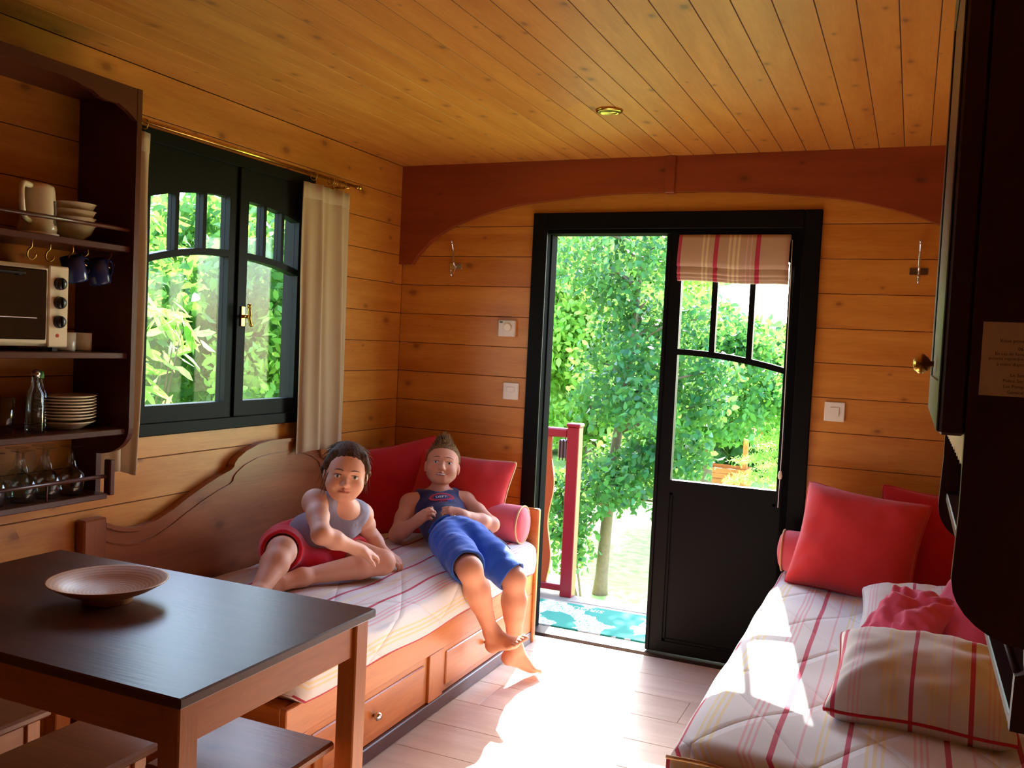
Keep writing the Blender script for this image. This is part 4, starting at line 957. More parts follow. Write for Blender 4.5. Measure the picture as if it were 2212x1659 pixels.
shrub('leafy_shrub', 'brighter shrub growing next to the dense window shrub', (-1.6, 1.9, .9), (.7, 1.0, 1.3), LM['bright'], 34, 150, .085, .5, 221, .30, sg)
lt = thing('laurel_shrub', 'laurel with long pointed leaves close to the left window', 'shrub', (-1.0, -.72, -.9), sg)
b = MB(); cs = []
rr = random.Random(77)
for k in range(16):
    e = Vector((-.95+rr.uniform(-.28, .22), -.80+rr.uniform(-.20, .12), rr.uniform(.9, 1.55))); s = Vector((-1.0, -.74, -.93))
    b.tube(catmull([s, s.lerp(e, .5)+Vector((rr.uniform(-.1, .1), rr.uniform(-.1, .1), .1)), e], 5), [.012*(1-.08*i) for i in range(11)], 6); cs.append(tuple(e))
b.build('stems', M['bark'], lt, smooth=True); V, F = leaves(cs, [.11]*len(cs), 11, .12, .19, 78, .24, .5); leafobj('foliage', V, F, LM['laurel'], lt)
# ================================================================ CHILDREN
V3 = lambda *a: np.array(a, float)
def unit(v): return v/np.linalg.norm(v)
class SDF:
    """smooth union of round cones and ellipsoids on a voxel grid, meshed by surface nets"""
    def __init__(s, lo, hi, h):
        s.lo = np.array(lo); s.h = h; s.n = np.ceil((np.array(hi)-s.lo)/h).astype(int)+1
        s.F = np.full(s.n, 1.0, np.float32)
    def _win(s, lo, hi, m):
        a = np.clip(np.floor((lo-m-s.lo)/s.h).astype(int), 0, s.n); b = np.clip(np.ceil((hi+m-s.lo)/s.h).astype(int)+1, 0, s.n)
        if (b <= a).any(): return None, None
        sl = tuple(slice(i, j) for i, j in zip(a, b))
        ax = [(s.lo[k]+np.arange(a[k], b[k])*s.h).astype(np.float32) for k in range(3)]
        return sl, np.meshgrid(*ax, indexing='ij')
    def _mix(s, sl, d, k, sub):
        A = s.F[sl]
        if sub: A = -A
        if k > 0: hh = np.maximum(k-np.abs(A-d), 0)/k; R_ = np.minimum(A, d)-hh*hh*k*.25
        else: R_ = np.minimum(A, d)
        s.F[sl] = -R_ if sub else R_
    def rc(s, a, b, r1, r2, k=.02, sub=False):
        a, b = np.array(a, float), np.array(b, float); r = max(r1, r2); sl, g = s._win(np.minimum(a, b)-r, np.maximum(a, b)+r, k+4*s.h)
        if sl is None: return s
        ab = b-a; L2 = max(ab@ab, 1e-12); P = [g[i]-a[i] for i in range(3)]
        t = np.clip((P[0]*ab[0]+P[1]*ab[1]+P[2]*ab[2])/L2, 0, 1)
        d = np.sqrt(sum((P[i]-t*ab[i])**2 for i in range(3)))-(r1+(r2-r1)*t)
        s._mix(sl, d.astype(np.float32), k, sub); return s
    def chain(s, pts, rs, k=.02, sub=False):
        for i in range(len(pts)-1): s.rc(pts[i], pts[i+1], rs[i], rs[i+1], k, sub)
        return s
    def el(s, c, rad, axes, k=.02, sub=False):
        c = np.array(c, float); A = np.array(axes, float); ext = np.sqrt(((A*np.array(rad)[:, None])**2).sum(0)); sl, g = s._win(c-ext, c+ext, k+4*s.h)
        if sl is None: return s
        P = [g[i]-c[i] for i in range(3)]; q = [sum(A[j][i]*P[i] for i in range(3)) for j in range(3)]
        k0 = np.sqrt(sum((q[j]/rad[j])**2 for j in range(3))); k1 = np.sqrt(sum((q[j]/rad[j]**2)**2 for j in range(3)))+1e-9
        s._mix(sl, (k0*(k0-1)/k1).astype(np.float32), k, sub); return s
    def cut(s, p, nrm, k=.004):
        """keep the side the normal points away from"""
        nrm = unit(np.array(nrm, float)); g = np.meshgrid(*[(s.lo[i]+np.arange(s.n[i])*s.h).astype(np.float32) for i in range(3)], indexing='ij')
        d = sum((g[i]-p[i])*nrm[i] for i in range(3)); s.F = np.maximum(s.F, d.astype(np.float32)); return s
    def val(s, p):
        q = (np.asarray(p)-s.lo)/s.h; i = np.clip(np.floor(q).astype(int), 0, s.n-2); f = np.clip(q-i, 0, 1); out = 0
        for a in (0, 1):
            for b in (0, 1):
                for c in (0, 1): out = out + s.F[i[..., 0]+a, i[..., 1]+b, i[..., 2]+c]*(f[..., 0] if a else 1-f[..., 0])*(f[..., 1] if b else 1-f[..., 1])*(f[..., 2] if c else 1-f[..., 2])
        return out
    def drop(s, p, d, far=.12, n=120):
        """first surface point met going from p along d"""
        p = np.array(p, float); d = unit(np.array(d, float))
        for t in np.linspace(0, far, n):
            if s.val(p+d*t) < 0: return p+d*t
        return p+d*far*.5
    def mesh(s):
        F = s.F; ins = F < 0; c = np.zeros(np.array(F.shape)-1, np.int8)
        for a in (0, 1):
            for b in (0, 1):
                for d in (0, 1): c += ins[a:F.shape[0]-1+a, b:F.shape[1]-1+b, d:F.shape[2]-1+d]
        act = np.argwhere((c > 0) & (c < 8)); idx = -np.ones(c.shape, np.int32); idx[tuple(act.T)] = np.arange(len(act))
        co = np.array([(a, b, d) for a in (0, 1) for b in (0, 1) for d in (0, 1)]); vals = np.stack([F[tuple((act+o).T)] for o in co], 1)
        pos = np.zeros((len(act), 3)); cnt = np.zeros(len(act))
        for i in range(8):
            for j in range(i+1, 8):
                if np.abs(co[i]-co[j]).sum() != 1: continue
                va, vb = vals[:, i], vals[:, j]; m = (va < 0) != (vb < 0); t = va[m]/(va[m]-vb[m])
                pos[m] += co[i]+(co[j]-co[i])*t[:, None]; cnt[m] += 1
        V = s.lo+(act+pos/cnt[:, None])*s.h; Q = []
        for ax in range(3):
            A = np.take(ins, range(0, F.shape[ax]-1), ax); B_ = np.take(ins, range(1, F.shape[ax]), ax); e = np.argwhere(A != B_)
            o1, o2 = [k for k in range(3) if k != ax]
            e = e[(e[:, o1] > 0) & (e[:, o2] > 0) & (e[:, o1] < c.shape[o1]) & (e[:, o2] < c.shape[o2])]
            d1 = np.eye(3, dtype=int)[o1]; d2 = np.eye(3, dtype=int)[o2]
            q = np.stack([idx[tuple((e-d1-d2).T)], idx[tuple((e-d2).T)], idx[tuple(e.T)], idx[tuple((e-d1).T)]], 1)
            flip = A[tuple(e.T)] ^ (ax == 1); q[~flip] = q[~flip][:, ::-1]; Q.append(q)
        return V, np.concatenate(Q)
def meshobj(name, V, Q, mat, parent, col=None, it=2):
    me = bpy.data.meshes.new(name); V = V-np.array(WL[parent]); n = len(Q)
    # a little smoothing
    E_ = np.concatenate([Q[:, [0, 1]], Q[:, [1, 2]], Q[:, [2, 3]], Q[:, [3, 0]]])
    for _ in range(it):
        S_ = np.zeros_like(V); c_ = np.zeros(len(V)); np.add.at(S_, E_[:, 0], V[E_[:, 1]]); np.add.at(S_, E_[:, 1], V[E_[:, 0]]); np.add.at(c_, E_.ravel(), 1); V = V*.5+.5*S_/np.maximum(c_, 1)[:, None]
    me.vertices.add(len(V)); me.vertices.foreach_set('co', V.astype(np.float32).ravel()); me.loops.add(n*4); me.loops.foreach_set('vertex_index', Q.ravel().astype(np.int32))
    me.polygons.add(n); me.polygons.foreach_set('loop_start', np.arange(n, dtype=np.int32)*4); me.polygons.foreach_set('use_smooth', [True]*n)
    me.update(calc_edges=True)
    if col is not None:
        at = me.color_attributes.new('Col', 'FLOAT_COLOR', 'POINT'); at.data.foreach_set('color', np.concatenate([col, np.ones((len(col), 1))], 1).astype(np.float32).ravel())
    me.materials.append(mat); o = bpy.data.objects.new(name, me); COL.objects.link(o); o.parent = parent; WL[o] = WL[parent]
    bm = bmesh.new(); bm.from_mesh(me); bmesh.ops.recalc_face_normals(bm, faces=bm.faces); bm.to_mesh(me); bm.free()
    return o
def skinmat():
    m = NT('sun_tanned_skin'); a = m.n('Attribute'); a.attribute_name = 'Col'; tc = m.n('TexCoord')
    n = m.n('TexNoise'); n.inputs['Scale'].default_value = 60; m.l(tc.outputs['Object'], n.inputs['Vector'])
    m.base(m.mix(m.math('MULTIPLY', n.outputs[0], .10), a.outputs[0], srgb(190, 110, 84))); m.set(Roughness=.6)
    m.p.inputs['Subsurface Weight'].default_value = .12; m.p.inputs['Subsurface Radius'].default_value = (.012, .005, .003); m.p.inputs['Subsurface Scale'].default_value = .6
    return m.m
M['skin'] = skinmat()
def hairmat(name, c1, c2):
    m = NT(name); tc = m.n('TexCoord'); mp = m.n('Mapping'); mp.inputs['Scale'].default_value = (1, 1, .12); m.l(tc.outputs['Object'], mp.inputs[0])
    n = m.n('TexNoise'); n.inputs['Scale'].default_value = 190; n.inputs['Detail'].default_value = 3; m.l(mp.outputs[0], n.inputs['Vector'])
    m.base(m.ramp(n.outputs[0], [(.3, c1), (.7, c2)])); m.set(Roughness=.7); m.p.inputs['Specular IOR Level'].default_value = .12; m.bump(n.outputs[0], .7, .004); return m.m
class Head:
    def __init__(s, c, F_, U_, sc):
        s.c = np.array(c); s.f = unit(np.array(F_)); s.u = unit(np.array(U_)-s.f*(np.array(U_)@s.f)); s.l = np.cross(s.u, s.f); s.k = sc; s.ax = np.array([s.l, s.u, s.f])
    def p(s, l, u, f): return s.c+s.k*(s.l*l+s.u*u+s.f*f)
    def loc(s, P): return ((P-s.c)@s.ax.T)/s.k
def head_sdf(S_, h):
    k = h.k; E = lambda c, r, kk=.02, sub=False: S_.el(h.p(*c), [x*k for x in r], h.ax, kk*k, sub); R_ = lambda a, b, r1, r2, kk=.012, sub=False: S_.rc(h.p(*a), h.p(*b), r1*k, r2*k, kk*k, sub)
    E((0, .030, -.010), (.074, .080, .088)); E((0, .016, .028), (.066, .066, .058), .03); E((0, -.036, .024), (.059, .052, .056), .03)
    R_((-.010, -.079, .060), (.010, -.079, .060), .0185, .0185, .025)
    for s in (-1, 1):
        E((s*.036, -.034, .051), (.030, .028, .029), .022); R_((s*.012, .016, .082), (s*.042, .014, .066), .008, .007, .014)
        E((s*.031, -.004, .096), (.017, .011, .014), .014, True)
        R_((s*.015, .004, .081), (s*.046, .002, .066), .0048, .0042, .006); R_((s*.016, -.011, .080), (s*.045, -.010, .066), .0045, .004, .008)
        R_((s*.0085, -.034, .090), (s*.0095, -.033, .084), .0068, .0065, .008)
        E((s*.077, -.010, -.006), (.008, .026, .017), .008); R_((s*.050, -.045, .02), (s*.032, -.074, .045), .016, .015, .025)
    R_((0, .000, .083), (0, -.027, .095), .0055, .0080, .012); R_((0, -.032, .093), (0, -.030, .096), .0072, .0085, .008)
    R_((-.025, -.0515, .069), (0, -.0535, .086), .0040, .0056, .008); R_((0, -.0535, .086), (.025, -.0515, .069), .0056, .0040, .008)
    R_((-.015, -.0625, .078), (.015, -.0625, .078), .0056, .0056, .007); R_((-.026, -.0560, .077), (0, -.0590, .090), .0016, .0016, .004, True); R_((0, -.0590, .090), (.026, -.0560, .077), .0016, .0016, .004, True)
def hand_sdf(S_, w, D, Nm, A, curl, sc=1.0, thumb=(.75, .55, -.35), spread=.0, grow=0.0):
    """w wrist, D along the hand, Nm back of the hand, A towards the thumb; fingers curl towards the palm"""
    D = unit(np.array(D)); Nm = np.array(Nm); Nm = unit(Nm-D*(Nm@D)); A0 = np.array(A); A = np.cross(D, Nm); A = A if A@A0 > 0 else -A
    S_.el(w+D*.034*sc, [.042*sc, .031*sc, .0145*sc], [D, A, Nm], .014); S_.rc(w-D*.01, w+D*.02*sc, .020*sc, .019*sc, .02)
    for i in range(4):
        b = w+D*(.062, .067, .064, .056)[i]*sc+A*(.0235-.0157*i)*sc; L = (.040, .046, .042, .033)[i]*sc; r = (.0080, .0083, .0080, .0072)[i]*sc; ang = 0; p = b-D*.014*sc; q = b; S_.rc(p, q, r, r, .006)
        for j, (f, rr) in enumerate(((.52, .97), (.34, .92), (.26, .82))):
            ang += curl[j]*(1+.06*i); d = D*math.cos(ang)-Nm*math.sin(ang)+A*spread*(1.5-i); e = q+unit(d)*L*1.05*f*(1 if j == 0 else .95); S_.rc(q, e, r*(1 if j == 0 else .96-.05*j), r*rr, .004); q = e
    d = unit(D*thumb[0]+A*thumb[1]+Nm*thumb[2]); b = w+D*.016*sc+A*.020*sc; e = b+d*.032*sc; S_.rc(b, e, .0125*sc, .0098*sc, .012); d2 = unit(d+D*.5-A*.25-Nm*.25); e2 = e+d2*.026*sc; S_.rc(e, e2, .0096*sc, .0088*sc, .004); S_.rc(e2, e2+unit(d2-Nm*.15)*.018*sc, .0086*sc, .0070*sc, .004)
def foot_sdf(S_, an, he, to, sc=1.0):
    an, he, to = map(np.array, (an, he, to)); D = unit(to-he); up = an-he; up = unit(up-D*(up@D)); A = np.cross(D, up); L = np.linalg.norm(to-he); ball = he+D*L*.74
    S_.rc(an, he+up*.012*sc, .026*sc, .026*sc, .02); S_.el(he, [.030*sc, .025*sc, .026*sc], [D, A, up], .02)
    S_.rc(an+D*.012*sc, he+D*L*.5+up*.012*sc, .024*sc, .024*sc, .03); S_.rc(he+D*L*.25, ball, .020*sc, .018*sc, .03); S_.el(ball, [.032*sc, .036*sc, .0155*sc], [D, A, up], .02)
    return D, up, A, L, ball
def toes(S_, fr_, sc, big):
    D, up, A, L, ball = fr_
    for i in range(5):
        o = big*(.026-.0135*i)*sc; r = (.0115, .0088, .0083, .0078, .0072)[i]*sc; l = (.040, .040, .036, .031, .026)[i]*sc; b = ball+A*o+D*.012*sc; e = b+D*l*.62+up*.004*sc; S_.rc(b, e, r, r, .006); S_.rc(e, e+D*l*.34-up*.004*sc, r, r*.92, .003)
def strands(name, roots, dirs, lens, rad, mat, parent, bend, seed):
    r = random.Random(seed); b = MB()
    for p, d, L in zip(roots, dirs, lens):
        p = Vector(p); d = Vector(d).normalized(); bd = Vector(bend)+Vector((r.uniform(-.3, .3), r.uniform(-.3, .3), r.uniform(-.3, .3)))
        pts = [p, p+d*L*.4+bd*L*.06, p+d*L*.75+bd*L*.2, p+d*L+bd*L*.38]; b.tube(pts, [rad, rad*.9, rad*.6, rad*.12], 5, caps=False)
    o = b.build(name, mat, parent, smooth=True, fixn=False); o['kind'] = 'stuff'; return o
def face_parts(root, S_, h, iris, browc, teeth=False, lid=0.0):
    k = h.k
    for s in (-1, 1):
        p = S_.drop(h.p(s*.031, -.0035, .125), -h.f); e = MB(); A = np.array(h.ax)
        out = unit(h.f+h.l*s*.28)
        def ell(c, r, n=14):
            mb = MB(); mb.lathe([(math.sin(PI*i/n), -math.cos(PI*i/n)) for i in range(n+1)], n=18); mb.v = [tuple(c+h.l*v[0]*r[0]*k+h.u*v[1]*r[1]*k+h.f*v[2]*r[2]*k) for v in mb.v]; return mb
        ey = ell(p+out*.0002, (.0132, .0066-lid, .0050)).build('eye', plain('eye_white', srgb(222, 214, 206), .25), root, smooth=True)
        ell(p+out*.0026*k, (.0060, .0060-lid*.8, .0034)).build('iris', plain('iris', iris, .15), ey, smooth=True)
        ell(p+out*.0048*k, (.0025, .0025, .0018)).build('pupil', M['blackp'], ey, smooth=True)
        q = [S_.drop(h.p(s*(.017+.028*t), .0032-lid*1.2+.0022*math.sin(PI*t)-.002*t, .125), -h.f)+h.f*.0016*k for t in np.linspace(0, 1, 7)]
        MB().tube(q, [.0006*k, .0011*k, .0013*k, .0013*k, .0012*k, .0010*k, .0005*k], 6).build('lashes', browc, ey, smooth=True)
        q = [S_.drop(h.p(s*(.014+.034*t), .0205+.0035*math.sin(PI*t*.8)-.004*t*t, .125), -h.f) for t in np.linspace(0, 1, 8)]
        MB().tube(q, [.0010*k, .0020*k, .0023*k, .0023*k, .0021*k, .0018*k, .0013*k, .0006*k], 6).build('eyebrow', browc, root, smooth=True)
    ml = [S_.drop(h.p(t, -.0590+.0035*(t/.024)**2-(.004 if teeth else 0), .125), -h.f)+h.f*.0004 for t in np.linspace(-.024, .024, 11)]
    MB().tube(ml, [.0004*k]+[.0010*k]*9+[.0004*k], 6).build('mouth_line', plain('mouth_shade', srgb(120, 48, 44), .6), root, smooth=True)
    if teeth:
        q = [S_.drop(h.p(t, -.0578-.0012*math.cos(t*80), .125), -h.f)+h.f*.0008 for t in np.linspace(-.019, .019, 9)]
        MB().tube(q, [.0006]+[.0029*k]*7+[.0006], 6).build('teeth', plain('teeth', srgb(232, 226, 214), .25), root, smooth=True)
def skin_colour(V, h, base, lips=1.0):
    c = np.tile(np.array(base[:3]), (len(V), 1)); q = h.loc(V)
    def blend(m, col): 
        nonlocal c
        c = c*(1-m[:, None])+np.array(col[:3])*m[:, None]
    g = lambda l, u, rl, ru, fmin=.055: np.clip(1.6-1.6*np.sqrt(((np.abs(q[:, 0])-l)/rl)**2+((q[:, 1]-u)/ru)**2), 0, 1)*(q[:, 2] > fmin)
    blend(g(0, -.0580, .027, .0095)*.85*lips, srgb(186, 84, 78)); blend(g(.038, -.028, .024, .018, .03)*.16, srgb(206, 96, 84))
    return c
HS = .0031

# ---------------------------------------------------------------- girl
def girl():
    J = dict(neck=(.510, -1.186, .735), shR=(.452, -1.288, .762), shL=(.515, -1.090, .692), elR=(.581, -1.429, .688), wrR=(.636, -1.285, .617), elL=(.480, -.965, .588), wrL=(.560, -.985, .534), chest=(.440, -1.150, .668), waist=(.345, -1.135, .600), pel=(.268, -1.125, .556),
             hipR=(.235, -1.185, .552), hipL=(.300, -1.072, .552), knR=(.430, -1.440, .612), anR=(.505, -1.655, .525), knL=(.622, -1.099, .532), anL=(.478, -1.380, .518))
    J = {k: V3(*v) for k, v in J.items()}
    h = Head((.538, -1.233, .868), (.58, -.82, .02), (.06, .10, 1), .94)
    root = thing('person', 'child in grey sleeveless top and red shorts sitting cross-legged on the daybed', 'person', (.40, -1.2, .47))
    B_ = SDF((.08, -1.86, .44), (.80, -.86, 1.02), HS)
    sd = unit(J['shL']-J['shR']); upv = unit(J['neck']-J['waist']); fr_ = unit(np.cross(sd, upv)); upv = np.cross(fr_, sd)
    sd2 = unit(J['hipL']-J['hipR']); up2 = unit(J['waist']-J['pel']); fr2 = unit(np.cross(sd2, up2)); up2 = np.cross(fr2, sd2)
    def torso(S_, g, full=True):
        S_.el(J['chest']+upv*.012, [.103+g, .098+g, .070+g], [sd, upv, fr_], .03); S_.el(J['waist'], [.088+g, .085+g, .070+g], [sd, upv, fr_], .06)
        S_.el(J['pel'], [.105+g, .080+g, .082+g], [sd2, up2, fr2], .06)
        S_.rc(J['waist'], J['pel'], .072+g, .076+g, .04)
    torso(B_, 0)
    B_.rc(J['shR'], J['shL'], .040, .040, .03); B_.rc(J['neck']-upv*.02, h.p(0, -.06, -.02), .034, .033, .02)
    for s in ('shR', 'shL'): B_.rc(J['neck'], J[s], .032, .036, .03)
    def arm(S_, s, e, w, g=0, k=.02): S_.chain([s, (s*.55+e*.45), e, (e*.65+w*.35), w], [.041+g, .036+g, .031+g, .030+g, .0205+g], k)
    arm(B_, J['shR'], J['elR'], J['wrR']); arm(B_, J['shL'], J['elL'], J['wrL'])
    def leg(S_, hp, kn, an, g=0, k=.025): S_.chain([hp, hp*.5+kn*.5, kn, kn*.7+an*.3, an], [.070+g, .060+g, .046+g, .044+g, .027+g], k)
    leg(B_, J['hipR'], J['knR'], J['anR']); leg(B_, J['hipL'], J['knL'], J['anL'], 0, .012)
    hand_sdf(B_, J['wrR'], (.45, .88, -.35), (.25, -.15, .95), (.8, -.4, 0), (.25, .35, .3), .86)
    hand_sdf(B_, J['wrL'], (.75, .12, -.30), (.1, -.15, 1), (.2, -1, 0), (.30, .55, .45), .86)
    f1 = foot_sdf(B_, J['anL'], J['anL']+V3(-.028, .012, -.012), J['anL']+V3(-.05, -.155, -.012)); toes(B_, f1, .92, 1)
    f2 = foot_sdf(B_, J['anR'], J['anR']+V3(-.01, -.012, -.026), J['anR']+V3(.10, -.135, -.030)); toes(B_, f2, .92, 1)
    head_sdf(B_, h)
    V, Q = B_.mesh(); meshobj('body', V, Q, M['skin'], root, skin_colour(V, h, srgb(226, 164, 132)), 2)
    face_parts(root, B_, h, srgb(84, 62, 44), plain('dark_brow', srgb(70, 48, 34), .6))
    # top
    T = SDF((.08, -1.45, .44), (.72, -.86, .86), .0034)
    T.el(J['chest']+upv*.012, [.110, .104, .079], [sd, upv, fr_], .03); T.el(J['waist'], [.098, .095, .082], [sd, upv, fr_], .06); T.rc(J['waist'], J['pel']*.8+J['waist']*.2, .083, .084, .05)
    for s, o in (('shR', .3), ('shL', .3)):
        p = J[s]*(1-o)+J['neck']*o; T.rc(p-upv*.02, p+upv*.018, .036, .030, .03); T.rc(p, J['chest']+upv*.06, .040, .05, .03)
    for s, e in (('shR', 'elR'), ('shL', 'elL')):
        d = unit(J[s]-J['neck']); T.rc(J[s]+d*.022, J[s]+d*.12-upv*.0, .040, .06, .008, True); T.rc(J[s]+d*.02, J[e], .039, .035, .006, True)
    T.el(J['neck']+fr_*.030+upv*.030, [.046, .036, .06], [sd, upv, fr_], .008, True)
    T.cut(J['pel']+up2*.012, -up2)
    V, Q = T.mesh(); n_ = np.sin(V@upv*90+np.sin(V@sd*40)*1.3)*.0010+np.sin(V@sd*70+V@upv*55)*.0012; V = V+n_[:, None]*fr_
    meshobj('sleeveless_top', V, Q, cloth('grey_jersey', srgb(156, 150, 168), nscale=14, bumps=.3), root, None, 2)
    # shorts
    Sx = SDF((.08, -1.50, .44), (.62, -.94, .74), .0034)
    Sx.el(J['pel'], [.117, .088, .096], [sd2, up2, fr2], .05); Sx.rc(J['waist']*.35+J['pel']*.65, J['pel'], .084, .088, .04)
    for hp, kn, fr in (('hipR', 'knR', .72), ('hipL', 'knL', .56)):
        d = unit(J[kn]-J[hp]); L = np.linalg.norm(J[kn]-J[hp]); Sx.chain([J[hp], J[hp]+d*L*.4, J[hp]+d*L*fr], [.083, .077, .075], .03)
    mid = (J['hipR']+J['knR'])*.27+(J['hipL']+J['knL'])*.23; Sx.el(mid-V3(0, 0, .03), [.075, .075, .045], np.eye(3), .05)
    for hp, kn, fr in (('hipR', 'knR', .72), ('hipL', 'knL', .56)):
        d = unit(J[kn]-J[hp]); L = np.linalg.norm(J[kn]-J[hp]); e = J[hp]+d*(L*fr+.095); Sx.rc(e, e+d*.06, .098, .098, .004, True)
        Sx.rc(J[hp]+d*L*(fr-.05), J[hp]+d*L, .056, .062, .006, True)
    V, Q = Sx.mesh(); V = V+(np.sin(V@V3(60, 35, 20)+np.sin(V@V3(20, -50, 40)))*.0018)[:, None]*V3(.3, -.5, .8)
    meshobj('shorts', V, Q, cloth('bright_red_shorts', srgb(236, 48, 72), nscale=12, bumps=.35), root, None, 2)
    # hair
    k = h.k; Hh = SDF(h.c-.17, h.c+.17, .0031)
    E = lambda c, r, kk=.012, sub=False: Hh.el(h.p(*c), [x*k for x in r], h.ax, kk*k, sub)
    E((0, .033, -.014), (.083, .089, .096)); E((0, -.03, -.062), (.060, .060, .040), .03); E((0, -.015, -.115), (.030, .034, .030), .02); Hh.rc(h.p(0, -.02, -.12), h.p(.03, -.11, -.11), .024*k, .008*k, .02)
    for s in (-1, 1): Hh.chain([h.p(s*.056, .070, .036), h.p(s*.072, .032, .030), h.p(s*.080, .005, -.012), h.p(s*.072, -.03, -.045)], [.016*k, .013*k, .012*k, .012*k], .015)
    E((0, -.034, .100), (.063, .104, .082), .010, True)
    for s in (-1, 1): E((s*.078, -.014, .006), (.020, .026, .018), .006, True)
    hm = hairmat('brown_hair', srgb(48, 32, 24), srgb(98, 68, 46))
    V, Q = Hh.mesh(); q = h.loc(V); ang = np.arctan2(q[:, 0], q[:, 2]+.03); V = V+((np.sin(ang*34+q[:, 1]*25)*.0005)*(1-np.exp(-((q[:, 0])/.01)**2)))[:, None]*(V-h.c)/np.linalg.norm(V-h.c, axis=1)[:, None]
    hb = meshobj('hair', V, Q, hm, root, None, 1)
    rt, dr, ln = [], [], []; r = random.Random(5)
    for s in (-1, 1):
        for i in range(16):
            rt.append(h.p(s*(.050+r.uniform(0, .022)), .05+r.uniform(-.02, .02), .045+r.uniform(-.035, .012))); dr.append(h.l*s*r.uniform(.05, .30)-h.u*1.0-h.f*r.uniform(.0, .45)); ln.append(r.uniform(.06, .13))
    strands('loose_strands', rt, dr, ln, .0013, hm, hb, tuple(-h.u*.4), 6)
    rt, dr, ln = [], [], []
    for i in range(120):
        s = r.choice((-1, 1)); a = r.uniform(.05, 1.15); b = r.uniform(-.9, .9); d = h.l*s*math.sin(a)+h.u*math.cos(a)*1.02+h.f*b*.55; d = unit(d); p = h.p(0, .033, -.014)+np.array([0, 0, 0]); p = p+(h.l*(d@h.l)*.080+h.u*(d@h.u)*.088+h.f*(d@h.f)*.095)*k
        if (h.loc(p[None])[0][2] > .055 and h.loc(p[None])[0][1] < .075): continue
        t = -h.f*.9+h.l*s*.45-h.u*.35; t = t-d*(t@d); rt.append(p-d*.001); dr.append(t); ln.append(r.uniform(.035, .07))
    strands('combed_strands', rt, dr, ln, .0017, hm, hb, tuple(-h.u*.5), 7)
girl()

